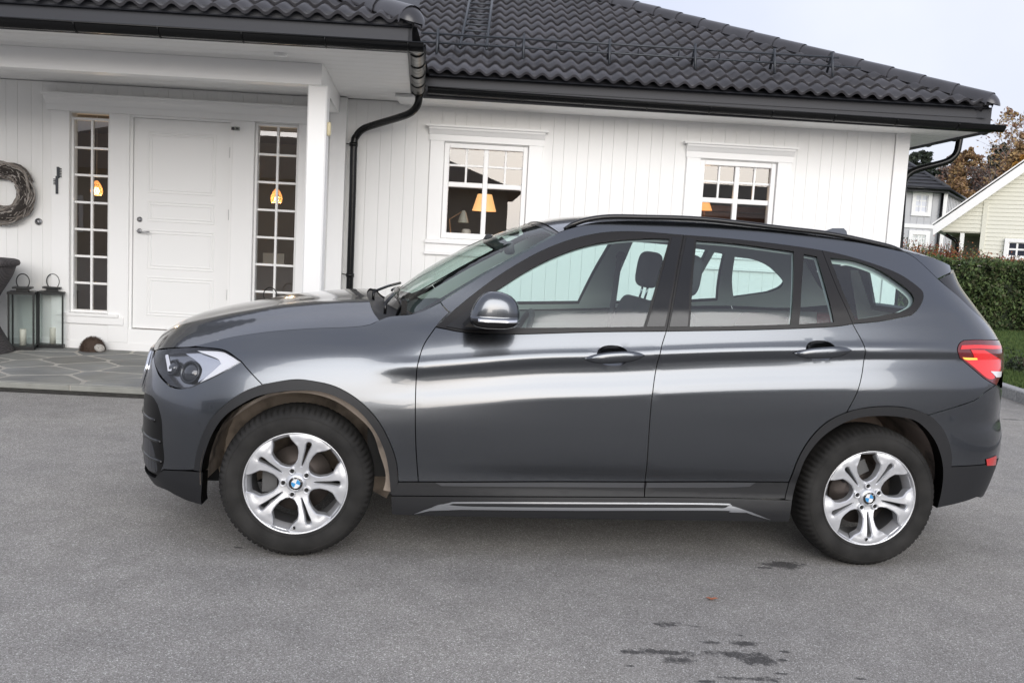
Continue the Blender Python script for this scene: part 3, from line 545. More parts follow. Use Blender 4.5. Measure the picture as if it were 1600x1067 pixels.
# ---- main eaves
DM = 9.35; mgx0 = hpix(664, 145, DM)[0]; mgx1 = hpix(1558, 200, DM)[0]; zm0 = hpix(664, 151, DM)[1]; zm1 = hpix(1545, 211, DM)[1]; zm = (hpix(664, 140, DM)[1]*.5+hpix(1400, 192, DM)[1]*.5)
gutter([(mgx0+.03, DM, hpix(664, 138, DM)[1]), (mgx1+.06, DM, hpix(1545, 197, DM)[1])], r=.058)
ZM = zm-.045
fxr = hpix(1548, 190, DM+.06)[0]; zft = lambda x: hpix(672, 112, DM+.06)[1]+(hpix(1540, 180, DM+.06)[1]-hpix(672, 112, DM+.06)[1])*(x-mgx0)/(fxr-mgx0)
b = B(); b.add([(mgx0-.02, DM+.06, ZM), (fxr, DM+.06, ZM-.02), (fxr, DM+.06, zft(fxr)+.075), (mgx0-.02, DM+.06, zft(mgx0)+.03), (mgx0-.02, DM+.085, ZM), (fxr-.001, DM+.085, ZM-.02), (fxr-.001, DM+.085, zft(fxr)+.075), (mgx0-.02, DM+.085, zft(mgx0)+.03)], [(0, 1, 2, 3), (5, 4, 7, 6), (0, 4, 5, 1), (3, 2, 6, 7)])
b.box(fxr-.025, fxr+.0, DM+.086, 15, ZM-.02, zft(fxr)+.02); b.build('fascia', [FASC], house)
nb = 5
for i in range(nb):
    a = DM+.086+i*(DW-DM-.08)/nb; c = a+(DW-DM-.08)/nb-.005; b = B(); b.box(mgx0-.3, fxr-.026, a, c, ZM, ZM+.018); b.build('soffit_board', [SOFF], house)
for i in range(6):
    a = XR+.002+i*(fxr-.026-XR)/6; c = a+(fxr-.026-XR)/6-.005; b = B(); b.box(a, c, DW+.02, 15, ZM, ZM+.018); b.build('soffit_board', [SOFF], house)
b = B(); b.box(mgx0-.3, fxr-.03, DM+.09, 15, ZM+.02, ZM+.03); b.build('soffit_back', [SOFF], house)
xg = fxr+.055; gutter([(xg, DM-.02, ZM+.05), (xg, 15, ZM+.05)], r=.058)
q = lambda px, py, D: (hpix(px, py, D)[0], D, hpix(px, py, D)[1])
d, P = pipe([(1501, 208, 10.35), (1498, 226, 10.35), (1495, 238, 10.35), (1488, 247, 10.35), (1475, 254, 10.35), (1440, 263, 10.35), (1424, 269, 10.35), (1415, 278, 10.35), (1411.5, 292, 10.35), (1410.5, 310, 10.35), (1405, 392, 10.35)], foot=(0, .03))
# ---- roof tiles
PIT = math.radians(25); CP, SP_ = math.cos(PIT), math.sin(PIT); TW, TS, TL = .31, .34, .405
def tile_mesh(name='roof_tile', w=TW):
    n = 17; V = []; F = []
    zf = lambda x: .0225*math.cos(2*math.pi*x/.155+math.pi)
    for i in range(n):
        x = w*i/(n-1); z = zf(x); V += [(x, 0, z+.034-.025), (x, 0, z+.034), (x, TL, z+.0)]
    for i in range(n-1): a, c = 3*i, 3*i+3; F += [(a, c, c+1, a+1), (a+1, c+1, c+2, a+2)]
    me = mesh_from(name, V, F, TILE, None, [k % 2 == 1 for k in range(len(F))]); return me
TM = tile_mesh()
roof_ = empty('roof', (0, 0, 0), 0, house)
def tile_slope(x0, x1, D0, z0, rows, hip=None, left=None, first_row=0):
    rot = (PIT, 0, 0); nx = int((x1-x0)/TW)+2; cnt = 0
    for r in range(first_row, rows):
        D = D0+r*TS*CP; z = z0+r*TS*SP_
        for c in range(nx):
            x = x0+c*TW
            if hip is not None:
                lim0 = hip-(D-D0); lim1 = hip-(D-D0)-TL*CP
                if x > lim0-.02: continue
            if left is not None and x+TW < left(r): continue
            if hip is not None and x+TW > lim1:
                bm = bmesh.new(); bm.from_mesh(TM); no_ = Vector((1, CP, 0)).normalized(); co = Vector((lim0-x, 0, 0))
                bmesh.ops.bisect_plane(bm, geom=bm.verts[:]+bm.edges[:]+bm.faces[:], plane_co=co, plane_no=no_, clear_outer=True)
                me = bpy.data.meshes.new('roof_tile'); bm.to_mesh(me); bm.free(); me.materials.clear(); me.materials.append(TILE)
                if not len(me.polygons): continue
            else: me = TM
            o = link_mesh('roof_tile', me, roof_); o.location = (x, D, z); o.rotation_euler = (PIT+random.uniform(-.006, .006), 0, random.uniform(-.003, .003)); cnt += 1
    return cnt
D0 = 9.30; ze = hpix(1000, 131, D0)[1]-.005; hipx = hpix(1553, 170, D0)[0]
n1 = tile_slope(hipx-TW*22-.06, hipx, D0, ze, 13, hip=hipx, left=lambda r: -1.05+.0*r)
De = DG-.005; zpe = hpix(300, 12, De)[1]-.012; hipp = hpix(652, 26, De)[0]
n2 = tile_slope(hipp-TW*12-.05, hipp, De, zpe, 4, hip=hipp)
print('tiles', n1, n2)
def hip_caps(x, D, z, n, r=.105):
    L_ = .40; dirv = Vector((-1, 1, math.tan(PIT))); dirv.normalize(); st = .36
    b = B(); pr = [(math.cos(a), math.sin(a)) for a in np.linspace(-.15, math.pi+.15, 11)]
    b.sweep([(0, 0, 0), tuple(dirv*L_)], [1.0*r, .90*r], prof=pr, caps=False); b.sweep([(0, 0, -.014), tuple(dirv*.012+Vector((0, 0, -.014)))], [r, r], prof=pr, caps=False)
    b.add([(p[0]*0, 0, 0) for p in pr[:1]], [])
    me = b.mesh('hip_tile', [TILE])
    for i in range(n):
        o = link_mesh('hip_tile', me, roof_); p = Vector((x, D, z))+dirv*st*i; o.location = p
    e = B(); e.sweep([Vector((x, D, z-.03))+dirv*.05, Vector((x, D, z-.025))+dirv*st*n], r*.66, 8); a = Vector((dirv.y, -dirv.x, 0)).normalized(); c = Vector((x, D, z))
    e.grid(lambda i, j: tuple(c+a*(math.cos(math.pi*i)*r*math.cos(math.pi/2*j))+Vector((0, 0, 1))*(math.sin(math.pi*i)*r*math.cos(math.pi/2*j))-dirv*(math.sin(math.pi/2*j)*.10)), 13, 6); e.build('hip_end', [TILE], roof_)
hip_caps(hipx-.03, D0+.03, ze+.02, 17); hip_caps(hipp-.05, De+.05, zpe+.02, 5, r=.115)
# roof decks under the tiles and the far slopes
b = B(); K = 5.2; zz = ze-.03
b.add([(-6, D0+.02, zz), (hipx, D0+.02, zz), (hipx-K, D0+K, zz+K*math.tan(PIT)), (-6, D0+K, zz+K*math.tan(PIT))], [(0, 1, 2, 3)]); b.add([(hipx, D0+.02, zz), (hipx, D0+2*K, zz), (hipx-K, D0+K, zz+K*math.tan(PIT))], [(0, 1, 2)]); b.add([(hipx, D0+2*K, zz), (-6, D0+2*K, zz), (-6, D0+K, zz+K*math.tan(PIT)), (hipx-K, D0+K, zz+K*math.tan(PIT))], [(0, 1, 2, 3)])
zz = zpe-.03; Kp = 2.9; b.add([(XL, De+.02, zz), (hipp, De+.02, zz), (hipp-Kp, De+Kp, zz+Kp*math.tan(PIT)), (XL, De+Kp, zz+Kp*math.tan(PIT))], [(0, 1, 2, 3)]); b.add([(hipp, De+.02, zz), (hipp-.1, De+4.5, zz), (hipp-Kp, De+4.6, zz+Kp*math.tan(PIT)), (hipp-Kp, De+Kp, zz+Kp*math.tan(PIT))], [(0, 1, 2, 3)])
b.box(-1.2, hipx-.12, D0+.10, D0+.12, ze-.12, ze+.012); b.add([(hipx-.12, D0+.10, ze-.12), (hipx-.02, D0+.06, ze-.12), (hipx-.02, D0+.06, ze+.005), (hipx-.12, D0+.10, ze+.012)], [(0, 1, 2, 3)]); b.box(XL, hipp-.12, De+.10, De+.12, zpe-.12, zpe+.012); b.build('roof_deck', [FASC], roof_)
# snow guard
def on_roof(x, s, h=0.): return (x, D0+s*CP-h*SP_, ze+.03+s*SP_+h*CP)
sg = empty('snow_guard', (0, 0, 0), 0, roof_)
s_ = .62; xs0, xs1 = -.85, 3.45
for h in (.10, .19):
    b = B(); b.sweep([on_roof(xs0, s_, h), on_roof(xs1+.25*(h < .15), s_, h)], .011, 6); b.build('snow_rail', [STEEL], sg)
for x in (-.68, .20, 1.08, 1.96, 2.78, 3.38):
    b = B(); t_ = .012; A, Bq, Cq = on_roof(x, s_-.16, .03), on_roof(x, s_+.03, .235), on_roof(x, s_+.05, .02)
    b.add([(A[0]-t_, A[1], A[2]), (A[0]+t_, A[1], A[2]), (Bq[0]+t_, Bq[1], Bq[2]), (Bq[0]-t_, Bq[1], Bq[2])], [(0, 1, 2, 3)]); b.sweep([A, Bq], .014, 4); b.sweep([Bq, Cq], .014, 4); b.build('guard_bracket', [STEEL], sg)
for x in np.arange(-.3, 3.4, .42):
    b = B(); b.sweep([on_roof(x, s_, .09), on_roof(x, s_, .20)], .006, 4); b.build('guard_clip', [STEEL], sg)
lad = empty('roof_ladder', (0, 0, 0), 0, roof_); xa = -.455
for xx in (xa, xa+.275):
    b = B(); b.sweep([on_roof(xx, .60, .07), on_roof(xx, 4.4, .07)], .017, 4); b.build('ladder_rail', [STEEL], lad)
for k in range(13):
    b = B(); b.sweep([on_roof(xa-.0, .78+k*.29, .07), on_roof(xa+.275, .78+k*.29, .07)], .012, 5); b.build('rung', [STEEL], lad)
# ================================================================ PORCH FLOOR
SLATE = mat('slate flag', (.20, .205, .20), .75, var=(2.4, .22), obj_rand=.16, bump=(26, .3, .006), noise=(1.6, (.235, .235, .215), .4, .65))
MORT = mat('mortar', (.44, .42, .38), .9, var=(8, .15))
porch = tag(empty('porch_floor', (0, 0, 0), HYAW), kind='structure')
FD = 7.72; FX1 = XC+.1
b = B(); b.box(XL, FX1, FD+.01, DW+.02, 0, Z0-.0025); b.build('mortar_bed', [MORT], porch)
x = XL; 
while x < FX1:
    L_ = random.uniform(.45, .7); e_ = min(x+L_, FX1); b = B(); b.box(x+.006, e_-.006, FD, FD+.055, .012, Z0-.0, 0, .004); b.build('edge_stone', [mat('edge stone', (.30, .30, .27), .8, obj_rand=.12, var=(10, .12))], porch); x = e_
# random polygon flags from a relaxed point set (Voronoi cells by half-plane clipping)
def clip(poly, m, n):
    out = []
    for i in range(len(poly)):
        p, q = poly[i], poly[(i+1) % len(poly)]; a, c = (p-m)@n, (q-m)@n
        if a <= 0: out.append(p)
        if a*c < 0: out.append(p+(q-p)*a/(a-c))
    return out
xm = -5.75; S_ = []
for i in range(9):
    for j in range(6): S_.append((xm+(i+.5+(.25 if j % 2 else -.25))*.62+RNG.uniform(-.17, .17), FD+.06+(j+.5)*.385+RNG.uniform(-.11, .11)))
S_ = np.array(S_); S_[:, 1] = FD+.06+(S_[:, 1]-FD-.06)
for i, s in enumerate(S_):
    poly = [np.array(p) for p in ((xm, FD+.062), (FX1, FD+.062), (FX1, DW), (xm, DW))]
    for j, t in enumerate(S_):
        if i != j and np.hypot(*(s-t)) < 2.2: poly = clip(poly, (s+t)/2, t-s)
        if len(poly) < 3: break
    if len(poly) < 3: continue
    p = shrink(np.array(poly), .019)
    if area(p) < .01: continue
    # knock the corners off
    pts = []
    for k in range(len(p)): a, c, d = p[k-1], p[k], p[(k+1) % len(p)]; pts += [c+(a-c)*.08, c+(d-c)*.08]
    hgt = Z0+random.uniform(-.001, .003); c = np.mean(pts, 0)
    b = B(); n = len(pts); b.add([(q[0], q[1], Z0-.012) for q in pts]+[(q[0], q[1], hgt-.002) for q in pts]+[tuple(c+(q-c)*(1-.006/max(.05, np.hypot(*(q-c)))))+(hgt,) for q in pts], [tuple(range(2*n, 3*n))]+[(i_, (i_+1) % n, n+(i_+1) % n, n+i_) for i_ in range(n)]+[(n+i_, n+(i_+1) % n, 2*n+(i_+1) % n, 2*n+i_) for i_ in range(n)]); b.build('flagstone', [SLATE], porch)
b = B(); b.add([(*hw(XL, FD-.12)[:2], .004), (*hw(FX1, FD-.12)[:2], .004), (*hw(FX1, FD+.01)[:2], .012), (*hw(XL, FD+.01)[:2], .012)], [(0, 1, 2, 3)]); tag(b.build('dark_strip', [mat('dark joint', (.022, .020, .015), .95, noise=(30, (.06, .055, .045), .45, .7))]), kind='structure')  # dark brown mottled strip along the front edge of the porch floor
# ================================================================ CAR
PAINT = mat('car paint', (.107, .115, .127), .24, metal=1., coat=.9, coat_r=.045)
PAINT_D = PAINT
BLK = mat('black trim gloss', (.006, .006, .0065), .18, spec=.5); GRL = mat('grille mesh black', (.004, .004, .004), .3, spec=.18)
TRIM = mat('black window trim', (.010, .009, .009), .4, spec=.35)
PLAST = mat('black textured plastic', (.014, .0145, .016), .5, bump=(900, .15, .001), spec=.35)
DARK = mat('dark cavity', (.012, .012, .012), .8)
LINER = mat('dusty wheel liner', (.33, .275, .225), .95, noise=(7, (.07, .058, .05), .46, .70), bump=(30, .3, .01))
LINER_R = mat('wheel liner rear', (.27, .215, .18), .95, noise=(9, (.07, .06, .05), .48, .72), bump=(30, .3, .01))
CHROME = mat('chrome', (.75, .76, .78), .12, metal=1.)
SATIN = mat('satin aluminium trim', (.55, .57, .60), .28, metal=1.)
ALLOY = mat('silver alloy', (.70, .71, .73), .34, metal=.6, coat=.6, coat_r=.08)
RUBBER = mat('tyre rubber', (.024, .0232, .022), .8, var=(9, .45), bump=(120, .2, .002), spec=.25)
DISC = mat('brake disc steel', (.20, .17, .15), .4, metal=.9)
RUST = mat('brake hub rust', (.14, .07, .045), .8)
IN_L = mat('interior light trim', (.62, .63, .60), .8)
IN_D = mat('interior dark', (.030, .031, .033), .7)
SEAT = mat('seat fabric', (.035, .036, .038), .85, bump=(300, .2, .002))
CGLASS = glassmat('car glass', (.78, .91, .89), 1.9, .10)
WGLASS = glassmat('windscreen glass', (.74, .86, .82), 1.42)
LENS = glassmat('lamp lens', (.93, .94, .96), 1.5)
RED = mat('tail lamp red', (.62, .012, .015), .12, coat=1., emit=((.8, .02, .02), .10))
RED2 = mat('tail lamp dark red', (.12, .004, .008), .1, coat=1.)
RED3 = mat('reflector red', (.55, .015, .012), .2, coat=1.)
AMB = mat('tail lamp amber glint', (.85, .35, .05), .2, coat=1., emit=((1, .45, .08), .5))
WLENS = mat('white lens', (.75, .75, .77), .15, coat=1.)
BLUE = mat('emblem blue', (.05, .30, .62), .2, coat=1.); EWH = mat('emblem white', (.8, .8, .8), .2, coat=1.); EBL = mat('emblem black', (.01, .01, .01), .2, coat=1.)

car = empty('car', (CAR_X, CAR_Y, 0), CAR_YAW)
tag(car, 'dark grey metallic SUV parked side on across the asphalt drive, facing left', 'car')
def L3(P):           # (x, w, z) -> mesh coordinates under the car empty
    P = np.asarray(P, float); return np.stack([P[..., 0], CAR_C-P[..., 1], P[..., 2]], -1)
def shell_normal(u, z):
    e = 3e-4; u = np.asarray(u, float); z = np.asarray(z, float)
    a = L3(shell(u+e, z))-L3(shell(u-e, z)); b = L3(shell(u, z+e))-L3(shell(u, z-e)); n = np.cross(a, b); n /= np.linalg.norm(n, axis=-1, keepdims=True)+1e-12
    o = L3(shell(u, z))-np.array([1.4, CAR_C, .6]); o[..., 0] *= .35
    return n*np.sign((n*o).sum(-1, keepdims=True)+1e-12)
def outl(*segs, n=5, raw=False):
    out = []
    for s in segs:
        p = np.asarray(s, float) if raw else px2shell(s)
        c = catmull(p, n) if len(p) > 2 else np.array([p[0]+(p[1]-p[0])*t for t in np.linspace(0, 1, 6)])
        out += list(c)
    return clean(np.array(out), 1e-4)
def mixo(*segs, n=5):    # segments given as ('p', pixels) or ('s', shell coords)
    out = []
    for k, s in segs:
        p = px2shell(s) if k == 'p' else np.asarray(s, float)
        c = catmull(p, n) if len(p) > 2 else (np.array([p[0]+(p[1]-p[0])*t for t in np.linspace(0, 1, 6)]) if len(p) == 2 else p)
        out += list(c)
    return clean(np.array(out), 1e-4)
def panel_mesh(name, outline, m, holes=(), off=0., inset=.0022, depth=.014, gx=.05, gz=.013, dish=None, follow=True, mir=False, edge_mat=None, hole_depth=None):
    o = shrink(outline, inset) if inset else clean(outline)
    if area(o) < 0: o = o[::-1]
    hs = [clean(h) for h in holes]
    (u0, z0), (u1, z1) = o.min(0), o.max(0)
    us = np.arange(u0, u1, gx); zs = np.arange(z0-.25, z1+.25, gz); U, Z = np.meshgrid(us, zs); P = np.stack([U.ravel(), Z.ravel()], 1)
    P[1::2, 0] += 0
    if follow:  # rows run along the crease
        bx = PBX(P[:, 0]); sh = CREASE(bx)-.885; zz = P[:, 1].copy()
        for _ in range(8): zz = P[:, 1]+sh*sstep(.45, .74, zz)*(1-sstep(1.15, 1.55, zz))
        P[:, 1] = zz
    k = inside(o, P) & (seg_dist(o, P) > .35*gz)
    for h in hs: k &= ~inside(h, P) & (seg_dist(h, P) > .35*gz)
    Q, T, R = tri2d(o, hs, P[k])
    S = L3(shell(Q[:, 0], Q[:, 1])); N = shell_normal(Q[:, 0], Q[:, 1])
    dd = off+(dish(Q) if dish is not None else 0)
    V = S+N*(dd[:, None] if np.ndim(dd) else dd); NN = N
    if dish is not None:   # recompute normals from the mesh
        NN = None
    Vl = list(V); F = [tuple(t) for t in T]
    # orientation
    f = T; fn = np.cross(V[f[:, 1]]-V[f[:, 0]], V[f[:, 2]]-V[f[:, 0]]); flip = (fn*N[f[:, 0]]).sum(1) < 0
    F = [tuple(t[::-1]) if fl else tuple(t) for t, fl in zip(T, flip)]
    fm = [0]*len(F); nrm = list(N)
    # folded edges
    for ri, r in enumerate(R):
        dp = depth if ri == 0 or hole_depth is None else hole_depth
        if not dp: continue
        r = [i for i in r if i is not None]; n = len(r); base = len(Vl)
        for i in r: Vl.append(V[i]); nrm.append(N[i])
        for i in r: Vl.append(V[i]-N[i]*dp); nrm.append(N[i])
        for i in range(n): F.append((base+i, base+(i+1) % n, base+n+(i+1) % n, base+n+i)); fm.append(1 if edge_mat else 0)
    Vl = np.array(Vl); nrm = np.array(nrm)
    # edge walls get sideways normals
    k0 = len(V)
    for ri in range(k0, len(Vl)): pass
    if mir:
        Vl = Vl.copy(); Vl[:, 1] = 2*CAR_C-Vl[:, 1]; nrm = nrm.copy(); nrm[:, 1] *= -1; F = [t[::-1] for t in F]
    mats = [m, edge_mat] if edge_mat else [m]
    return mesh_from(name, Vl, F, mats, fm, True, nrm if dish is None else None)
def panel(name, outline, m, parent=None, both=True, parent2=None, label=None, **kw):
    o = link_mesh(name, panel_mesh(name, outline, m, **kw), parent or car)
    if label: o['label'] = label
    o2 = None
    if both: o2 = link_mesh(name, panel_mesh(name, outline, m, mir=True, **kw), parent2 or car)
    return o, o2
# ---------------------------------------------------------------- traced outlines (pixels of the photograph, put on the shell)
ARCH_F = [(303.5, 734), (309.5, 700), (326, 661), (350, 634), (380, 613), (410, 601), (455, 593.5), (485, 595), (524, 604), (560, 625), (587, 652), (605, 682), (618.5, 718), (622.3, 752.3)]
ARCH_FI = [(315.8, 736.5), (320, 712), (332, 679), (350, 652), (374, 634), (404, 619), (440, 612), (470, 610), (500, 612), (530, 622), (560, 641.5), (584, 670), (599, 700), (606.5, 730), (610.5, 774)]
ARCH_R = [(1226, 780), (1234, 749), (1246.6, 717), (1265.7, 685), (1291, 659.7), (1323, 643.7), (1355, 636.7), (1387, 634.8), (1418.7, 637.4), (1450.5, 648.2), (1469.7, 666), (1481, 688), (1486.5, 714), (1485.6, 728.3)]
ARCH_RI = [(1237, 782), (1242, 758.5), (1256, 720), (1278.5, 688), (1307, 666), (1339, 653), (1371, 649.5), (1402.7, 650.7), (1431.4, 658), (1453.7, 679), (1466.5, 704), (1472, 729), (1471, 758), (1463, 793.5)]
D1F = [(680, 512), (663, 537.5), (654, 564), (650.7, 585), (649, 638.5), (650, 700), (653.7, 752.3)]       # front door, front edge
D12 = [(1041, 517.5), (1033, 545), (1025.4, 575), (1017.5, 632), (1010, 735), (1008, 752.3)]                # between the doors
D2R = [(1332, 506), (1350.6, 541), (1348.7, 571), (1339.3, 612.5), (1323, 643.7)]                             # rear door, rear edge
DLO_T = [(680, 511), (733.8, 465), (791, 423.6), (855, 388.5), (918.7, 367.8), (982.4, 362), (1068, 367.8), (1150, 374.4), (1243.7, 385.6), (1300, 395), (1356, 410), (1405, 428.7), (1436, 450), (1442.5, 462.5), (1435, 481), (1423.7, 492.5)]
DLO_B1 = [(680, 511), (695.6, 514), (727.5, 519.5), (791, 522.4), (918.7, 519), (1041, 517.5)]
DLO_B2 = [(1041, 517.5), (1150, 516), (1225, 514), (1300, 510.5), (1332, 506)]
DLO_B3 = [(1332, 506), (1375, 502), (1423.7, 492.5)]
GL1 = [[(779, 512.5), (774, 480), (771, 457)], [(771, 457), (823, 423.6), (871, 399.7), (918.7, 383.7), (966.5, 375.8), (1014, 372.8), (1046, 373.5)], [(1046, 373.5), (1026, 442), (1006, 510.6)], [(1006, 510.6), (900, 512), (779, 512.5)]]
GL2 = [[(1088, 376), (1150, 381), (1240, 393)], [(1240, 393), (1239, 450), (1235, 507)], [(1235, 507), (1150, 509.5), (1077.6, 510.5)], [(1077.6, 510.5), (1082, 440), (1088, 376)]]
GL3 = [[(1256, 397), (1276, 401)], [(1276, 401), (1290, 450), (1303, 503.5)], [(1303, 503.5), (1248, 507)], [(1248, 507), (1252, 450), (1256, 397)]]
GL4 = [[(1296, 403), (1337.5, 408.5), (1375, 423), (1412.5, 448), (1427, 464), (1423.7, 477.5), (1405, 488)], [(1405, 488), (1370, 494), (1335, 499.5)], [(1335, 499.5), (1315, 452), (1296, 403)]]
WS_EDGE = [(640, 491.5), (660, 486), (688, 470), (753, 431), (807, 401), (855, 374), (873, 363)]
ROOF_E = [(873, 363), (896, 355.5), (934, 347.3), (1014, 345), (1100, 348), (1225, 361), (1300, 371), (1375, 385.6), (1414, 394)]
HOOD_E = [(305, 540), (359, 527), (423, 517.6), (487, 512.8), (540, 511), (575, 507.5), (592, 500)]
FB = [(377, 564.7), (409.6, 600.5)]                     # fender to bumper
# ---- fender
fender_o = mixo(('p', HOOD_E), ('p', [(592, 500), (610, 494), (640, 491.5)]), ('p', [(640, 491.5), (660, 486), (688, 472.5)]), ('p', [(688, 472.5), (695, 482), (702, 488)]), ('p', [(702, 488), (690, 500), (680, 512)]), ('p', D1F), ('p', [(653.7, 752.3), (622.3, 752.3)]), ('p', ARCH_F[::-1][:9]), ('p', FB[::-1]),
               ('p', [(377, 564.7), (357.5, 550.6), (340.6, 545), (304.5, 541.5)]))
panel('front_fender', fender_o, PAINT)
# ---- doors
def ell(c, a, b, n=28, p=2.0, rot=0.):
    t = np.linspace(0, 2*np.pi, n, endpoint=False); x = a*np.sign(np.cos(t))*np.abs(np.cos(t))**(2/p); y = b*np.sign(np.sin(t))*np.abs(np.sin(t))**(2/p)
    return np.stack([c[0]+x*math.cos(rot)-y*math.sin(rot), c[1]+x*math.sin(rot)+y*math.cos(rot)], 1)
HC1 = px2shell([(958, 556)])[0]; HC2 = px2shell([(1283, 548)])[0]
door1_o = mixo(('p', D1F), ('p', [(653.7, 752.3), (830, 752), (1008, 752.3)]), ('p', D12[::-1]), ('p', DLO_B1[::-1]))
door2_o = mixo(('p', D12), ('p', [(1008, 752.3), (1120, 752), (1229.5, 752.8)]), ('p', [(1232.5, 752.8), (1246.6, 717), (1265.7, 685), (1291, 659.7), (1323, 643.7)]), ('p', D2R[::-1]), ('p', DLO_B2[::-1]))
doors = []
for nm, o, hc in (('front_door', door1_o, HC1), ('rear_door', door2_o, HC2)):
    hole = ell(hc, .074, .046, p=2.3)
    d = panel(nm, o, PAINT, holes=[hole]); doors.append(d)
    dish = lambda Q, hc=hc: -.032*np.clip(1-((Q[:, 0]-hc[0])/.074)**2-((Q[:, 1]-hc[1])/.046)**2, 0, 1)**.8
    panel('handle_bowl', ell(hc, .0742, .0462, p=2.3), PAINT, d[0], parent2=d[1], inset=0, depth=0, gx=.008, gz=.008, dish=dish, follow=False)
    # handle bar : a lens shaped grip standing proud of the bowl
    for side in (0, 1):
        b = B(); NS = 22; pts = []; rings = []
        for i in range(NS+1):
            t = -1+2*i/NS; uu = hc[0]+.137*t+.006; zz = hc[1]-.004+.012*t
            h = .0265*max(.06, (1-abs(t)**2.8))**.8; pr = .010+.020*(1-abs(t)**3); q = L3(shell(uu, zz)); n = shell_normal(np.array([uu]), np.array([zz]))[0]
            ring = []
            for k in range(12):
                a = 2*math.pi*k/12; ring.append(q+n*(pr-.004+.009*math.cos(a)*min(1, h/.012))+np.array([0, 0, 1])*h*math.sin(a))
            rings += ring
        if side: rings = [np.array([r[0], 2*CAR_C-r[1], r[2]]) for r in rings]
        F = [(i*12+j, i*12+(j+1) % 12, (i+1)*12+(j+1) % 12, (i+1)*12+j) for i in range(NS) for j in range(12)]+[tuple(range(12)), tuple(range(NS*12, NS*12+12))]
        b.add(rings, F, 0, True)
        # dark key-cap seam
        b.build('door_handle', [PAINT], d[side])
# ---- lower door cladding with a flared lip
c1 = mixo(('p', [(622.5, 752.3), (800, 752), (1008, 752.3)]), ('p', [(1008, 752.3), (1006.5, 776.5)]), ('p', [(1006.5, 776.5), (800, 775.5), (610.5, 774)]), ('p', [(610.5, 774), (616, 760)]))
c2 = mixo(('p', [(1008, 752.3), (1120, 752), (1232.5, 752.5)]), ('p', [(1232.5, 752.5), (1226, 779)]), ('p', [(1226, 779), (1120, 777.5), (1006.5, 776.5)]))
for d, c in zip(doors, (c1, c2)):
    panel('door_cladding', c, PLAST, d[0], parent2=d[1], off=.004, depth=.03, gz=.008)
# sky reflection on the cladding flare, painted in as a paler strip
s1 = mixo(('p', [(680, 753.5), (850, 752.8), (1006, 753)]), ('p', [(1006, 753), (1005, 761)]), ('p', [(1005, 761), (850, 760), (690, 758.5)]))
s2 = mixo(('p', [(1010, 753), (1120, 752.8), (1180, 753)]), ('p', [(1180, 753), (1170, 759.5)]), ('p', [(1170, 759.5), (1120, 761), (1009, 761)]))
for d, c in zip(doors, (s1, s2)): panel('sky_reflection_strip', c, mat('grey strip', (.10, .103, .11), .3, metal=.7), d[0], parent2=d[1], off=.0075, inset=0, depth=.004, gz=.006)
# ---- sill
sk = mixo(('p', [(610.5, 774), (800, 775.5), (1006.5, 776.5), (1120, 777.5), (1237.5, 781)]), ('p', [(1237.5, 781), (1232, 814.5)]), ('p', [(1232, 814.5), (1100, 813), (900, 810.5), (740, 807), (611.5, 803.5)]))
skirt, skirt2 = panel('side_skirt', sk, PLAST, off=.004, depth=.05, gz=.01)
a1 = mixo(('p', [(647, 802), (668, 794), (700, 785), (730, 783), (900, 784.3), (1120, 785.5), (1140, 789.5), (1175, 800), (1203, 811)]), ('p', [(1203, 811), (1175, 803), (1143, 791.5), (1120, 788), (900, 786.5), (730, 785.8), (703, 787), (672, 796.5)]))
a2 = mixo(('p', [(664, 797), (690, 786.8), (730, 790), (900, 792), (1100, 792.8), (1130, 793), (1142, 789.8), (1176, 800)]), ('p', [(1176, 800), (1140, 799), (1120, 796.5), (900, 796.5), (720, 795)]))
for a in (a1, a2): panel('skirt_accent', a, SATIN, skirt, parent2=skirt2, off=.008, inset=0, depth=.006, gz=.005, gx=.03)
# ---- body side: A pillar, roof edge, D pillar and rear quarter in one sheet
SP = [(1414, 394), (1431, 404), (1465, 435.5)]
side_o = mixo(('p', [(688, 471.5), (753, 431), (807, 401), (855, 374), (873, 363)]), ('p', ROOF_E), ('p', SP), ('p', [(1465, 435.5), (1495, 461), (1520, 485), (1541, 504.5)]), ('p', [(1541, 504.5), (1551, 516), (1559.5, 531)]),
             ('p', [(1559.5, 531), (1530, 531), (1505.5, 532)]), ('p', [(1505.5, 532), (1499, 537), (1495.7, 547), (1499, 559)]), ('p', [(1499, 559), (1536, 589.5), (1556, 602)]), ('p', [(1552, 604), (1540, 612), (1524, 624.6), (1498, 634), (1450.5, 648.2)]),
             ('p', [(1450.5, 648.2), (1418.7, 637.4), (1387, 634.8), (1355, 636.7), (1323, 643.7)]), ('p', D2R[::-1]), ('p', DLO_B3), ('p', DLO_T[::-1]), ('p', [(680, 511), (690, 500), (703, 487)]), ('p', [(702, 487), (695, 481), (688, 471.5)]))
panel('body_side', side_o, PAINT)
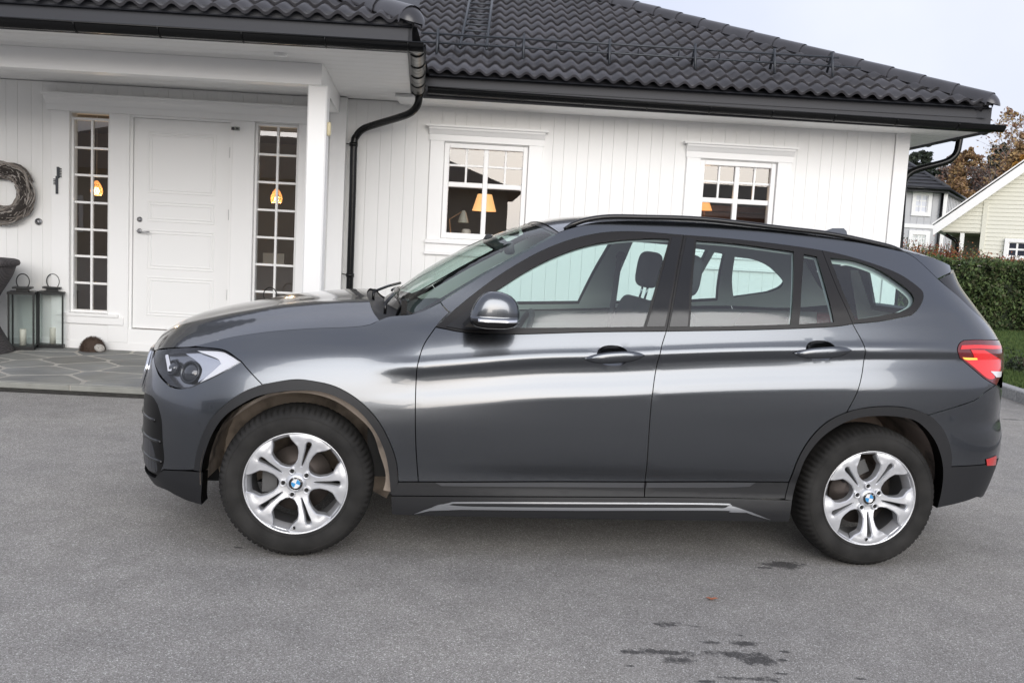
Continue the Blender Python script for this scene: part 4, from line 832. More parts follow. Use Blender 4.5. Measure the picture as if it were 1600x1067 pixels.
# ---- window surrounds and glass
DV1 = [(1041, 517.5), (1055, 440), (1068, 367.8)]; DV2 = [(1332, 506), (1308, 452), (1284, 391.5)]
TOP1, TOP2, TOP3 = DLO_T[:7], DLO_T[6:9]+[(1284, 391.5)], [(1284, 391.5)]+DLO_T[9:]
g1, g2, g3, g4 = (outl(*g) for g in (GL1, GL2, GL3, GL4))
tr1 = mixo(('p', TOP1), ('p', DV1[::-1]), ('p', DLO_B1[::-1])); tr2 = mixo(('p', TOP2), ('p', DV2[::-1]), ('p', DLO_B2[::-1]), ('p', DV1)); tr3 = mixo(('p', TOP3), ('p', DLO_B3[::-1]), ('p', DV2))
panel('window_trim', tr1, TRIM, doors[0][0], parent2=doors[0][1], holes=[g1], off=.003, inset=.0012, hole_depth=.012)
panel('window_trim', tr2, TRIM, doors[1][0], parent2=doors[1][1], holes=[g2, g3], off=.003, inset=.0012, hole_depth=.012)
qt = panel('window_trim', tr3, TRIM, holes=[g4], off=.003, inset=.0012, hole_depth=.012)
# glossy pillar faces
bp1 = mixo(('p', [(1050, 371), (1064, 372)]), ('p', [(1064, 372), (1052, 440), (1038, 510.5)]), ('p', [(1038, 510.5), (1010, 511)]), ('p', [(1010, 511), (1030, 442), (1050, 371)]))
bp2 = mixo(('p', [(1072, 372.5), (1084.5, 375)]), ('p', [(1084.5, 375), (1078, 440), (1074, 510.5)]), ('p', [(1074, 510.5), (1045.5, 511)]), ('p', [(1045.5, 511), (1059, 440), (1072, 372.5)]))
for d, c in zip(doors, (bp1, bp2)): panel('pillar_cover', c, BLK, d[0], parent2=d[1], off=.006, inset=0, depth=.003)
for g, d in ((g1, doors[0]), (g2, doors[1]), (g3, doors[1]), (g4, (car, car))):
    panel('window_glass', shrink(g, -.004), CGLASS, d[0], parent2=d[1], off=-.004, inset=0, depth=0, gx=.08, gz=.03)
# corner triangle at the mirror
sail = mixo(('p', [(697, 511), (730, 487), (768, 459)]), ('p', [(768, 459), (771, 485), (776, 513)]), ('p', [(776, 513), (735, 516), (697, 511)]))
panel('mirror_sail', sail, PLAST, doors[0][0], parent2=doors[0][1], off=.006, inset=0, depth=.004)
# ---- wheel arch trims
for af, ai in ((ARCH_F, ARCH_FI), (ARCH_R, ARCH_RI)):
    panel('arch_trim', mixo(('p', af), ('p', ai[::-1])), PLAST, off=.006, inset=.0008, depth=.06, gz=.012, gx=.02, follow=False)
# ---- front bumper, running round to the centre line
U = lambda p: px2shell([p])[0]
gr_b = [(246, 632), (252, 655), (254, 690), (256, 719), (250, 737), (242.5, 745)]
low_line = [(317, 737), (286, 735), (255, 733)]
bump_o = mixo(('s', [(0., .875), (.30, .862), (.44, .850)]), ('p', [(241, 550), (243, 572), (249, 587), (266, 604)]), ('p', [(266, 604), (279, 607), (298, 605.5)]), ('p', [(298, 605.5), (340.6, 585.8), (377, 564.7)]), ('p', [(377, 564.7), (409.6, 600.5)]), ('p', ARCH_F[:6][::-1]),
              ('p', [(303.5, 734), (280, 734.5), (256, 733)]), ('p', gr_b[:5][::-1]), ('p', [(246, 632), (238, 620), (228, 615)]), ('s', [(.50, .655), (.3, .645), (0., .640)]))
kid = np.array([(.03, .835), (.12, .845), (.27, .840), (.42, .835), (.50, .79), (.50, .73), (.44, .675), (.22, .665), (.06, .665), (.03, .70)])
kid = catmull(kid, 4, True)
panel('front_bumper', bump_o, PAINT, holes=[kid], gx=.04)
k_, k2_ = panel('kidney_grille', kid, BLK, off=-.012, inset=.0, depth=0, gx=.03)
for hp in (0, 1):
    b = B(); P = L3(shell(kid[:, 0], kid[:, 1]))+shell_normal(kid[:, 0], kid[:, 1])*.004
    if hp: P[:, 1] = 2*CAR_C-P[:, 1]
    b.sweep(list(P)+[P[0]], .009, 6); b.build('grille_frame', [CHROME], (k_, k2_)[hp])
    b = B()
    for uu in np.linspace(.06, .35, 8):
        p = L3(shell(np.array([uu, uu]), np.array([.69, .82]))); p[:, 0] -= .0
        if hp: p[:, 1] = 2*CAR_C-p[:, 1]
        b.sweep(list(p), .006, 5)
    o = b.build('grille_slats', [BLK], (k_, k2_)[hp]); o['kind'] = 'stuff'
low_o = mixo(('s', [(0., .640), (.3, .645), (.50, .655)]), ('p', [(228, 615), (238, 620), (246, 632)]), ('p', gr_b), ('s', [(.72, .30), (.4, .285), (0., .28)]))
lg1, lg2 = panel('lower_grille', low_o, GRL, off=-.014, inset=.001, depth=.02, gx=.04)
for k_ in (0, 1):
    for z_, u1_ in ((.56, .72), (.47, .77), (.38, .78)):
        P = L3(shell(np.linspace(.02, u1_, 24), np.full(24, z_)))+shell_normal(np.linspace(.02, u1_, 24), np.full(24, z_))*-.017
        if k_: P[:, 1] = 2*CAR_C-P[:, 1]
        b = B(); b.sweep(list(P), .009, 6); b.build('grille_bar', [BLK], (lg1, lg2)[k_])
blade = mixo(('p', [(222, 683), (231, 690), (238, 715), (240, 738), (228, 737)]), ('p', [(228, 737), (221, 715), (220, 684)]))
panel('intake_blade', blade, mat('intake blade', (.05, .053, .062), .3, metal=.5), off=-.014, inset=0, depth=.01, gx=.02)
chin_o = mixo(('p', [(317, 737), (286, 735), (256, 733.5)]), ('p', [(256, 733.5), (250, 738), (242.5, 745)]), ('s', [(.72, .30), (.4, .285), (0., .28)]), ('s', [(0., .235), (.4, .232), (.68, .248)]), ('p', [(262, 766.5), (290, 781), (316, 789)]), ('p', [(316, 789), (316, 760), (317, 737)]))
panel('bumper_chin', chin_o, PLAST, off=.0, depth=.05, gx=.04)
# parking sensor pits
sens = U((307, 662)); panel('parking_sensor', ell(sens, .013, .013), PAINT, off=.0015, inset=0, depth=.002, gx=.01, gz=.01, follow=False)
# ---- headlights
hl_o = mixo(('p', [(240.8, 547), (255, 545.5), (273, 543.6), (304, 542.3), (340.6, 545.5), (357.5, 551)]), ('p', [(357.5, 551), (367, 557), (376, 564.5)]), ('p', [(376, 564.5), (340.6, 585), (298.4, 604.7)]), ('p', [(298.4, 604.7), (278.8, 606.5)]), ('p', [(278.8, 606.5), (266, 603)]), ('p', [(266, 603), (243, 572)]), ('p', [(243, 572), (240.8, 547)]))
HDARK = mat('headlamp housing', (.24, .245, .26), .2, metal=.85); HGREY = mat('headlamp reflector', (.60, .61, .64), .2, metal=.9)
for side in (0, 1):
    h = link_mesh('headlight', panel_mesh('headlight', hl_o, HDARK, off=-.045, inset=.002, depth=-.043, mir=bool(side), gx=.03), car)
    def sub(nm, o, m, off, **k): return link_mesh(nm, panel_mesh(nm, o, m, off=off, inset=0, depth=.006, mir=bool(side), gx=.02, follow=False, **k), h)
    sub('running_light', mixo(('p', [(306, 546), (342, 547.5), (357, 553.5), (374, 564.5)]), ('p', [(374, 564.5), (340, 583.5), (308, 599)]), ('p', [(308, 599), (330, 580), (344, 567)]), ('p', [(344, 567), (336, 558), (306, 546)])), WLENS, -.012)
    sub('reflector_bowl', mixo(('p', [(282, 547), (318, 547), (335, 556), (343, 566)]), ('p', [(343, 566), (325, 583), (303, 596)]), ('p', [(303, 596), (310, 575), (300, 560), (282, 547)])), HGREY, -.030)
    sub('inner_light', mixo(('p', [(254, 553), (259, 553.5), (264, 576), (258, 579)]), ('p', [(258, 579), (256, 566), (254, 553)])), WLENS, -.014)
    for (px, py, rr) in ((291, 580, .052), (262, 572, .036)):
        c = U((px, py)); q = L3(shell(*c)); n = shell_normal(np.array([c[0]]), np.array([c[1]]))[0]
        if side: q[1] = 2*CAR_C-q[1]; n = n*[1, -1, 1]
        z = Vector(n).to_track_quat('Z', 'Y').to_matrix().to_4x4(); z.translation = Vector(q-n*.035)
        b = B(); b.lathe([(rr, .0), (rr, .012), (rr*.86, .016), (rr*.8, .004)], 28, 0); b.lathe([(rr*.8, .004), (rr*.6, .014), (rr*.3, .021), (.0005, .023)], 28, 1)
        o = b.build('projector_lens', [mat('projector bezel', (.07, .072, .075), .25, metal=.9), mat('projector glass', (.02, .022, .026), .05, coat=1.)], h); o.matrix_local = z
    link_mesh('lamp_cover', panel_mesh('lamp_cover', hl_o, LENS, off=-.001, inset=.001, depth=0, mir=bool(side), gx=.04), h)
# ---- rear bumper, tail lamps
rb_o = mixo(('p', [(1450.5, 648.2), (1498, 634), (1524, 624.6), (1540, 612), (1552, 604)]), ('p', [(1552, 604), (1557, 600)]), ('s', [(4.95, .845), (5.2, .80), (UMAX, .79)]), ('s', [(UMAX, .50), (5.2, .50), (4.9, .505)]), ('p', [(1540, 725), (1500, 728), (1474, 729.5)]), ('p', [(1485.6, 728.3), (1486.5, 714), (1481, 688), (1469.7, 666), (1450.5, 648.2)]))
rb, rb2 = panel('rear_bumper', rb_o, PAINT, gx=.04)
rl_o = mixo(('p', [(1474, 729.5), (1500, 728), (1540, 725)]), ('s', [(4.9, .505), (5.2, .50), (UMAX, .50)]), ('s', [(UMAX, .24), (5.2, .25), (4.95, .29)]), ('p', [(1528, 775), (1514, 781), (1463, 793.5)]), ('p', [(1463, 793.5), (1471, 758), (1474, 729.5)]))
panel('rear_valance', rl_o, PLAST, rb, parent2=rb2, off=.001, depth=.05, gx=.04)
panel('rear_reflector', mixo(('p', [(1540, 717), (1556, 711)]), ('p', [(1556, 711), (1554.5, 726)]), ('p', [(1554.5, 726), (1541, 727)]), ('p', [(1541, 727), (1540, 717)])), RED3, rb, parent2=rb2, off=.004, inset=0, depth=.006, gx=.02)
tl_o = mixo(('p', [(1505.5, 532), (1530, 531), (1560, 531.5)]), ('s', [(4.90, 1.085), (4.96, 1.05), (4.95, .96)]), ('p', [(1562, 589), (1557, 601)]), ('p', [(1556, 602), (1536, 589.5), (1499, 559)]), ('p', [(1499, 559), (1495.7, 547), (1499, 537), (1505.5, 532)]))
for side in (0, 1):
    t = link_mesh('taillight', panel_mesh('taillight', tl_o, RED2, off=.002, inset=.001, depth=.02, mir=bool(side), gx=.03), car)
    def sub(nm, o, m, off): return link_mesh(nm, panel_mesh(nm, o, m, off=off, inset=0, depth=.004, mir=bool(side), gx=.02, follow=False), t)
    sub('lens_segment', mixo(('p', [(1502, 540), (1530, 539.3), (1563, 540)]), ('p', [(1563, 540), (1563, 545.5)]), ('p', [(1563, 545.5), (1530, 545), (1500, 546)])), RED, .0045)
    sub('lens_segment', mixo(('p', [(1516, 546.5), (1537, 547)]), ('p', [(1537, 547), (1553, 556), (1562, 562)]), ('p', [(1562, 562), (1561, 581), (1548, 580)]), ('p', [(1548, 580), (1553, 590), (1540, 590), (1504, 560)]), ('p', [(1504, 560), (1520, 559), (1516, 546.5)])), RED, .0045)
    sub('lens_segment', mixo(('p', [(1503, 558), (1525, 559)]), ('p', [(1525, 559), (1526, 562)]), ('p', [(1526, 562), (1508, 562), (1503, 558)])), AMB, .0062)
    sub('lens_segment', mixo(('p', [(1546, 580), (1563, 580)]), ('p', [(1563, 580), (1562, 588), (1555, 589.5)]), ('p', [(1555, 589.5), (1546, 580)])), WLENS, .0062)
# ---- tailgate, rear screen, spoiler
tg_o = np.array(list(mixo(('p', [(1541, 504.5), (1551, 516), (1559.5, 531)])))+[(4.96, 1.06), (4.95, .96), (4.95, .85), (5.2, .805), (UMAX, .795), (UMAX, 1.15), (5.2, 1.15), (4.95, 1.16)])
tg, tg2 = panel('tailgate', clean(tg_o), PAINT, gx=.04)
rw_o = np.array(list(mixo(('p', [(1466.5, 436), (1495, 461.5), (1520, 485.5), (1541, 505)])))+[(4.95, 1.16), (5.2, 1.15), (UMAX, 1.15), (UMAX, 1.43), (5.2, 1.43), (4.95, 1.425)]+list(mixo(('p', [(1488, 426), (1478, 430), (1466.5, 436)]))))
rsh = clean(np.array([(5.02, 1.19), (5.3, 1.185), (UMAX-.004, 1.185), (UMAX-.004, 1.40), (5.3, 1.40), (5.06, 1.385)]))
panel('rear_screen', clean(rw_o), BLK, tg, parent2=tg2, off=-.001, gx=.04, depth=.01, holes=[rsh], hole_depth=.02)
panel('window_glass', shrink(rsh, -.003), CGLASS, tg, parent2=tg2, off=-.004, inset=0, depth=0, gx=.08, gz=.03)
panel('tailgate_lining', clean(np.array([(4.86, .98), (5.2, .97), (UMAX, .97), (UMAX, 1.16), (5.2, 1.16), (5.0, 1.17), (4.98, 1.40), (4.9, 1.40)])), IN_L, tg, parent2=tg2, off=-.04, inset=0, depth=0, gx=.06, gz=.04, follow=False)
sp_o = mixo(('p', [(1414, 394), (1440, 399), (1461, 404.5), (1484, 415)]), ('p', [(1484, 415), (1486, 425)]), ('p', [(1486, 425), (1476, 430), (1465, 435.5)]), ('p', SP[::-1]))
spo, spo2 = panel('spoiler', sp_o, PAINT, tg, parent2=tg2, inset=.001, gx=.03, depth=.03)
# ---- bonnet
he = np.array([shell(*p) for p in catmull(np.concatenate([px2shell([(592, 500), (575, 507.5), (540, 511), (487, 512.8), (423, 517.6), (359, 527), (305, 540), (273, 542), (250, 544), (241, 546)]), [(.30, .868), (.12, .878), (0., .88)]]), 8)])
hx_, hw_, hz_ = he[:, 0], he[:, 1], he[:, 2]; o_ = np.argsort(hx_)
HWX = lambda x: np.interp(x, hx_[o_], hw_[o_]); HZX = lambda x: np.interp(x, hx_[o_], hz_[o_])
HZC = Pchip([-.80, -.74, -.68, -.60, -.45, -.30, -.15, 0, .13, .32], [.885, .915, .955, .995, 1.038, 1.072, 1.105, 1.128, 1.145, 1.158])
def hood_pt(s, t):
    xr = hx_.max()-.085*(1-abs(t)**2.5)            # rear edge bows forward at the centre
    xf = hx_.min(); a = s**1.6; x = xf+.001+(xr-xf)*a
    we, ze = float(HWX(x)), float(HZX(x)); zc = max(float(HZC(x)), ze)
    at = abs(t); c = (1-at**2.6)
    bul = .010*math.exp(-((at-.62)/.10)**2)*sstep(0, .35, a)*(1-.0*a)       # power line
    return (x, CAR_C-we*t, ze+(zc-ze)*c+float(bul)-.001)
hb = B(); hb.grid(lambda i, j: hood_pt(i, math.sin(math.pi/2*(2*j-1))), 46, 61); hood = hb.build('bonnet', [PAINT], car)
# ---- cowl, windscreen
WE = np.array([shell(*p) for p in catmull(px2shell(WS_EDGE), 6)])
wsC = Pchip([0, .12, .27, .45, .63, .80, 1.0], [1.115, 1.185, 1.275, 1.363, 1.44, 1.50, 1.556])
def ws_pt(s, t):
    k = s*(len(WE)-1); i = min(int(k), len(WE)-2); e = WE[i]+(WE[i+1]-WE[i])*(k-i); at = abs(t)
    cx = .335+(1.10-.335)*s; cz = float(wsC(s)); f = at**2.3
    return (cx+(e[0]-cx)*f, CAR_C-e[1]*t*.992, cz+(e[2]-cz)*f-.004)
b = B(); b.grid(lambda i, j: ws_pt(i, math.sin(math.pi/2*(2*j-1))), 24, 33); wsg = b.build('windscreen', [WGLASS], car)
b = B()   # black band round the glass
def strip(f, n=30, mi=0):
    b.grid(lambda i, j: tuple(np.array(f(i, j))+np.array([.0, 0, .0015])), n, 4, mi)
strip(lambda i, j: ws_pt(.955+.045*j, -1+2*i)); strip(lambda i, j: ws_pt(.05*j, -1+2*i))
b.grid(lambda i, j: ws_pt(i, 1-.035*j), 24, 3); b.grid(lambda i, j: ws_pt(i, -1+.035*j), 24, 3)
b.build('frit_band', [BLK], wsg)
b = B()
def cowl_pt(i, j):
    t = math.sin(math.pi/2*(2*j-1)); p = np.array(hood_pt(1, t)); q = np.array(ws_pt(.02, t)); m = p+(q-p)*i; m[2] -= .045*math.sin(math.pi*min(1, i*1.02))**.6+.012*(1-i); return tuple(m)
b.grid(cowl_pt, 9, 41); b.build('cowl_panel', [PLAST], car)
for t0, t1, so_ in ((.80, .05, .02), (-.05, -.78, .02)):
    b = B(); A = np.array(ws_pt(.0, t0))+[-.06, 0, -.02]; E = np.array(ws_pt(.10, (t0+t1)/2))+[-.012, 0, .02]
    b.sweep([A, A+[.0, 0, .05], A*.5+E*.5+[0, 0, .03], E], .008, 6)
    bl = [np.array(ws_pt(.055+.03*k, t0+(t1-t0)*k))+[-.006, 0, .010] for k in np.linspace(0, 1, 8)]; b.sweep(bl, .007, 5); b.build('wiper', [BLK], car)
b = B(); A = np.array(ws_pt(.03, .93)); b.box(A[0]-.03, A[0]-.005, A[1]-.015, A[1]+.02, A[2]-.02, A[2]+.055); b.sweep([A+[-.05, .03, -.02], A+[-.02, .0, .055], A+[.0, .05, .05]], .007, 6); b.build('wiper_pivot', [BLK], car)
# ---- roof
RE = np.array([shell(*p) for p in catmull(px2shell(ROOF_E+[(1440, 399), (1461, 404.5), (1482, 414.5)]), 6)])
RZC = Pchip([1.10, 1.24, 1.4, 1.65, 1.9, 2.4, 2.75, 3.0, 3.12, 3.24], [1.556, 1.584, 1.602, 1.612, 1.615, 1.602, 1.572, 1.527, 1.495, 1.455])
def roof_pt(s, t):
    k = s*(len(RE)-1); i = min(int(k), len(RE)-2); e = RE[i]+(RE[i+1]-RE[i])*(k-i); at = abs(t)
    cx = e[0]-.043*(1-sstep(0, .3, s))+.085*sstep(.6, 1, s); cz = max(float(RZC(cx)), e[2]+.004); f = at**2.6
    return (cx+(e[0]-cx)*f, CAR_C-e[1]*t, cz+(e[2]-cz)*f)
b = B(); b.grid(lambda i, j: roof_pt(i, math.sin(math.pi/2*(2*j-1))), 50, 33); roof = b.build('roof', [PAINT], car)
b = B(); b.grid(lambda i, j: tuple(np.array(roof_pt(i, .96-1.92*j))-[0, 0, .035]), 20, 12); b.build('headliner', [IN_L], car)
# spoiler lip closing the roof edge
b = B(); b.grid(lambda i, j: tuple(np.array(roof_pt(1, -1+2*j))+[-.01*i, 0, -.028*i]), 2, 25); b.build('spoiler_lip', [PAINT], tg)
# roof rails
RL = [(881, 357.5), (896, 350.5), (918, 343.5), (950, 339.2), (1000, 339.5), (1100, 343), (1225, 357.2), (1300, 366.3), (1375, 382), (1398, 388.5), (1412, 393.5)]
for side in (0, 1):
    P = [np.array([carplane(x, y, .60)[0], .60, carplane(x, y, .60)[1]]) for x, y in RL]; P = catmull(P, 5); P = L3(P)
    if side: P[:, 1] = 2*CAR_C-P[:, 1]
    n_ = len(P); rr = [.013*min(1, .35+.65*min(k, n_-1-k)/5) for k in range(n_)]
    b = B(); b.sweep(list(P), rr, 10); b.build('roof_rail', [BLK], car)
# shark fin aerial
b = B(); fin = [(2.70, 1.565), (2.735, 1.602), (2.77, 1.617), (2.83, 1.620), (2.845, 1.605), (2.85, 1.565)]
for hwid in (.028,):
    V = []; n = len(fin)
    for x, z in fin: V.append((x, CAR_C-hwid*(1-(z-1.56)/.075), z-.004))
    for x, z in fin: V.append((x, CAR_C+hwid*(1-(z-1.56)/.075), z-.004))
    b.add(V, [tuple(range(n)), tuple(range(n, 2*n))[::-1]]+[(i, (i+1) % n, n+(i+1) % n, n+i) for i in range(n)])
b.build('roof_aerial', [PAINT], car)
# ---- door mirrors
for side in (0, 1):
    wc = .985
    c0 = np.array([carplane(765, 490, wc)[0], wc, carplane(765, 490, wc)[1]])
    zr = [-.056, -.054, -.049, -.042, -.034, -.026, -.0255, -.012, -.0115, 0, .015, .03, .045, .06, .074, .086, .095, .101, .103]; NT = 33; V = []; b = B()
    for z in zr:
        Rz, p = (.1035, 2.5) if z > 0 else (.0565, 3.4); g = max(.02, 1-(abs(z)/Rz)**p)**(1/p)
        for k in range(NT):
            th = math.pi*k/(NT-1); ca, sa = math.cos(th), math.sin(th); x = (.118 if ca > 0 else .098)*g*math.copysign(abs(ca)**.72, ca)
            if ca < 0: x *= 1-.28*max(0, z)/.103
            strip_ = .003 if -.026 <= z <= -.012 else 0
            V.append(np.array([c0[0]+x+.012, c0[1]-.02+(.078+strip_)*g**.6*max(0, sa)**.55, c0[2]+z-.008]))
    for r in range(len(zr)-1):
        for k in range(NT-1):
            b.F.append((r*NT+k, r*NT+k+1, (r+1)*NT+k+1, (r+1)*NT+k)); zz = (zr[r]+zr[r+1])/2; b.m.append(0 if zz > -.012 else (1 if zz > -.0255 and V[r*NT+k][0]-c0[0] > -.05 else 2)); b.s.append(True)
        b.F.append((r*NT, (r+1)*NT, (r+1)*NT+NT-1, r*NT+NT-1)); b.m.append(2); b.s.append(False)
    V = L3(np.array(V))
    if side: V[:, 1] = 2*CAR_C-V[:, 1]
    b.V = [tuple(v) for v in V]
    mo = b.build('door_mirror', [PAINT, CHROME, BLK], doors[0][side])
    # arm to the door and the mirror glass
    b = B(); y0 = CAR_C-c0[1]+.02; sg = 1
    q = [(c0[0]-.105, c0[2]-.062), (c0[0]+.02, c0[2]-.064), (c0[0]+.05, c0[2]-.035), (c0[0]-.06, c0[2]-.012)]
    ya, yb = CAR_C-.985, CAR_C-.835
    if side: ya, yb = 2*CAR_C-ya, 2*CAR_C-yb
    b.prism(q, 'y', ya, yb); b.build('mirror_arm', [BLK], mo)
    b = B(); yy = CAR_C-c0[1]+.0; yy2 = yy+.06
    if side: yy, yy2 = 2*CAR_C-yy, 2*CAR_C-yy2
# ---- wheels
def roundpoly(pts, rad, n=4):
    P = [np.array(p) for p in pts]; out = []
    for i in range(len(P)):
        a, c, d = P[i-1], P[i], P[(i+1) % len(P)]; la, ld = np.hypot(*(a-c)), np.hypot(*(d-c)); r = min(rad, .42*la, .42*ld); p, q = c+(a-c)/la*r, c+(d-c)/ld*r
        for k in range(n+1): t = k/n; out.append((1-t)**2*p+2*t*(1-t)*c+t*t*q)
    return np.array(out)
def spoke_wheel():
    R0 = .2285
    pr = lambda r, a: np.array([r*math.cos(a), r*math.sin(a)])
    holes = []
    for k in range(5):
        c = math.radians(36+72*k)
        big = [pr(r, c+s*math.radians(a)) for s, seq in ((1, [(.076, 3), (.083, 15), (.105, 20), (.142, 21.5), (.170, 19.5), (.190, 14.5), (.2005, 8), (.203, 2)]), (-1, [(.203, 2), (.2005, 8), (.190, 14.5), (.170, 19.5), (.142, 21.5), (.105, 20), (.083, 15), (.076, 3)])) for r, a in (seq)]
        holes.append(roundpoly([pr(r, c+math.radians(a)) for r, a in ((.075, 3), (.083, 14), (.106, 21.5), (.140, 22.5), (.166, 20.5), (.193, 12.5), (.2185, 9.5), (.2185, -9.5), (.193, -12.5), (.166, -20.5), (.140, -22.5), (.106, -21.5), (.083, -14), (.075, -3))], .006))
        c = math.radians(72*k); sl_ = [pr(.080, c-.022), pr(.12, c-.040), pr(.155, c-.048), pr(.182, c-.062), pr(.192, c-.03), pr(.192, c+.03), pr(.182, c+.062), pr(.155, c+.048), pr(.12, c+.040), pr(.080, c+.022)]
        holes.append(catmull(sl_, 3, True))
    holes = [h if area(h) > 0 else h[::-1] for h in holes]
    outer = np.array([pr(R0-.006, a) for a in np.linspace(0, 2*np.pi, 120, endpoint=False)])
    grow = [shrink(h, -.0045) for h in holes]
    gp = np.array([pr(r, a) for r in np.linspace(.03, .218, 17) for a in np.linspace(0, 2*np.pi, 90, endpoint=False)])
    k = np.ones(len(gp), bool)
    for h in grow: k &= ~inside(h, gp) & (seg_dist(h, gp) > .003)
    Q, T, Rg = tri2d(outer, grow, gp[k])
    def dep(Q):      # depth behind the outermost plane, positive inwards
        r = np.hypot(Q[:, 0], Q[:, 1]); a = np.degrees(np.arctan2(Q[:, 1], Q[:, 0])) % 72; a = np.minimum(a, 72-a)      # angle to the slit axis
        d = np.interp(r, [0, .055, .075, .10, .14, .175, .200, .215, .2225], [.030, .030, .027, .020, .0125, .007, .003, .004, .006])
        rid = np.interp(a, [0, 2.2, 4.5, 9, 20, 36], [.009, .007, .0, .0, .0, .003])      # ridge along each spoke
        f = np.clip((r-.07)/.05, 0, 1)*np.clip((.215-r)/.03, 0, 1)
        wing = np.where((r > .178), np.interp(a, [0, 10, 20, 36], [0, 0, .006, .010]), 0)
        return d+rid*f*.8+wing
    b = B(); mk = lambda Q, d: np.stack([Q[:, 0], d, Q[:, 1]], 1)
    D = dep(Q); V = mk(Q, D); F = [t if np.cross(Q[t[1]]-Q[t[0]], Q[t[2]]-Q[t[0]]) > 0 else t[::-1] for t in T]
    b.add(V, F, 0, True)
    for h, g in zip(holes, grow):       # chamfer and side walls
        n = len(g); 
        dg = dep(g); V = np.concatenate([mk(g, dg), mk(h, dep(h)+.005)]); b.add(V, [(i, (i+1) % n, n+(i+1) % n, n+i) for i in range(n)], 0, False)
        V = np.concatenate([mk(h, dep(h)+.005), mk(h*.99, dep(h)+np.where(np.hypot(h[:, 0], h[:, 1]) > .205, .006, .045))]); b.add(V, [(i, (i+1) % n, n+(i+1) % n, n+i) for i in range(n)], 0, True)
    # lip and barrel
    b.lathe([(R0-.006, .006), (R0-.003, .004), (R0+.001, .005), (R0+.002, .008), (R0+.002, .014)], 96, 0, True, 'y')
    b.lathe([(R0-.007, .005), (.2145, .022), (.203, .050), (.200, .075)], 96, 0, True, 'y'); b.lathe([(.200, .075), (.197, .19)], 64, 1, True, 'y')
    b.lathe([(.030, .012), (.036, .014), (.042, .022), (.046, .031)], 40, 0, True, 'y')
    return b
def bolts():
    b = B()
    for c in ((0, 0, 0),):
        b.lathe([(.0155, .028), (.0155, .018), (.012, .0165), (.010, .028)], 14, 0, True, 'y', c); b.lathe([(.0001, .022), (.0085, .022), (.0085, .030)], 6, 1, False, 'y', c)
    return b
def tyre():
    # profile: (radius, depth from the rim face, positive inwards)
    prof = [(.224, .010), (.232, .000), (.247, -.010), (.270, -.0165), (.292, -.0155), (.309, -.0075), (.320, .004), (.328, .016), (.334, .032), (.3375, .060), (.339, .105), (.3375, .150), (.334, .178), (.326, .198), (.305, .222), (.270, .232), (.235, .222), (.224, .205)]
    lug = {5: .0018, 6: .0048, 7: .0105, 8: .0115, 9: .010, 10: .004, 11: .009, 12: .010, 13: .006}; n = 300; b = B(); m = len(prof); V = []; F = []
    for i in range(n):
        a = 2*math.pi*i/n
        for j, (r, h) in enumerate(prof):
            g = ((i+(j % 3 if j > 8 else 0)) % 4 == 0); rr = r-(lug.get(j, 0) if g else 0)
            if j in (3,): rr += 0
            V.append((rr*math.cos(a), h, rr*math.sin(a)))
    for i in range(n):
        for j in range(m-1): F.append((i*m+j, ((i+1) % n)*m+j, ((i+1) % n)*m+j+1, i*m+j+1))
    b.add(V, F, 0, True)
    for r, d in ((.2385, -.0075), (.300, -.0135)):    # raised sidewall ribs
        b.lathe([(r-.0022, d+.0022), (r, d-.0012), (r+.0022, d+.0022)], 120, 0, True, 'y')
    return b
RIM_M, BOLT_M, TYRE_M = spoke_wheel().mesh('rim', [ALLOY, mat('rim barrel', (.22, .22, .225), .4, metal=.7)]), bolts().mesh('wheel_bolt', [ALLOY, DARK]), tyre().mesh('tyre', [RUBBER])
bd = B(); bd.lathe([(.05, .075), (.055, .10), (.078, .105), (.08, .112), (.150, .112), (.150, .135), (.08, .135)], 48, 0, True, 'y'); bd.lathe([(.0, .06), (.05, .075)], 24, 1, True, 'y')
bd.box(-.155, -.09, .085, .155, -.06, .075, 2); DISC_M = bd.mesh('brake_disc', [DISC, RUST, mat('brake caliper', (.10, .10, .10), .6)])
be = B(); q4 = lambda r, a0, a1, y, mi: be.add([(0, y, 0)]+[(r*math.cos(a), y, r*math.sin(a)) for a in np.linspace(a0, a1, 9)], [tuple(range(10))], mi)
for k in range(4): q4(.0195, k*math.pi/2, (k+1)*math.pi/2, .0095, (2, 1)[k % 2] if True else 0)
be.lathe([(.0195, .0093), (.0205, .0085), (.0295, .0085), (.031, .011), (.031, .018)], 32, 0, True, 'y'); be.lathe([(.0192, .0093), (.0200, .0080), (.0208, .0093)], 32, 3, True, 'y'); be.lathe([(.0292, .0093), (.0302, .0080), (.0312, .0093)], 32, 3, True, 'y')
# the letters of the roundel's ring
def glyph(strokes, ang):
    for s in strokes:
        pts = [((x-.5)*.0062, (y-.5)*.0072+.0250) for x, y in s]; rot = [(x*math.cos(ang)-y*math.sin(ang), .0080, x*math.sin(ang)+y*math.cos(ang)) for x, y in pts]; be.sweep(rot, .00062, 4, 1, False, up=(0, 1, 0))
glyph([[(.1, 0), (.1, 1)], [(.1, 1), (.7, .95), (.8, .75), (.7, .55), (.1, .5)], [(.1, .5), (.8, .42), (.9, .22), (.75, .03), (.1, 0)]], math.radians(42))
glyph([[(0, 0), (.1, 1), (.5, .2), (.9, 1), (1, 0)]], 0.); glyph([[(0, 1), (.25, 0), (.5, .85), (.75, 0), (1, 1)]], math.radians(-42))
EMB_M = be.mesh('hub_emblem', [EBL, EWH, BLUE, CHROME])
ve = B(); ve.sweep([(0, .004, -.203), (0, -.006, -.192)], .005, 8); VALVE_M = ve.mesh('valve_stem', [BLK])
wheels = []
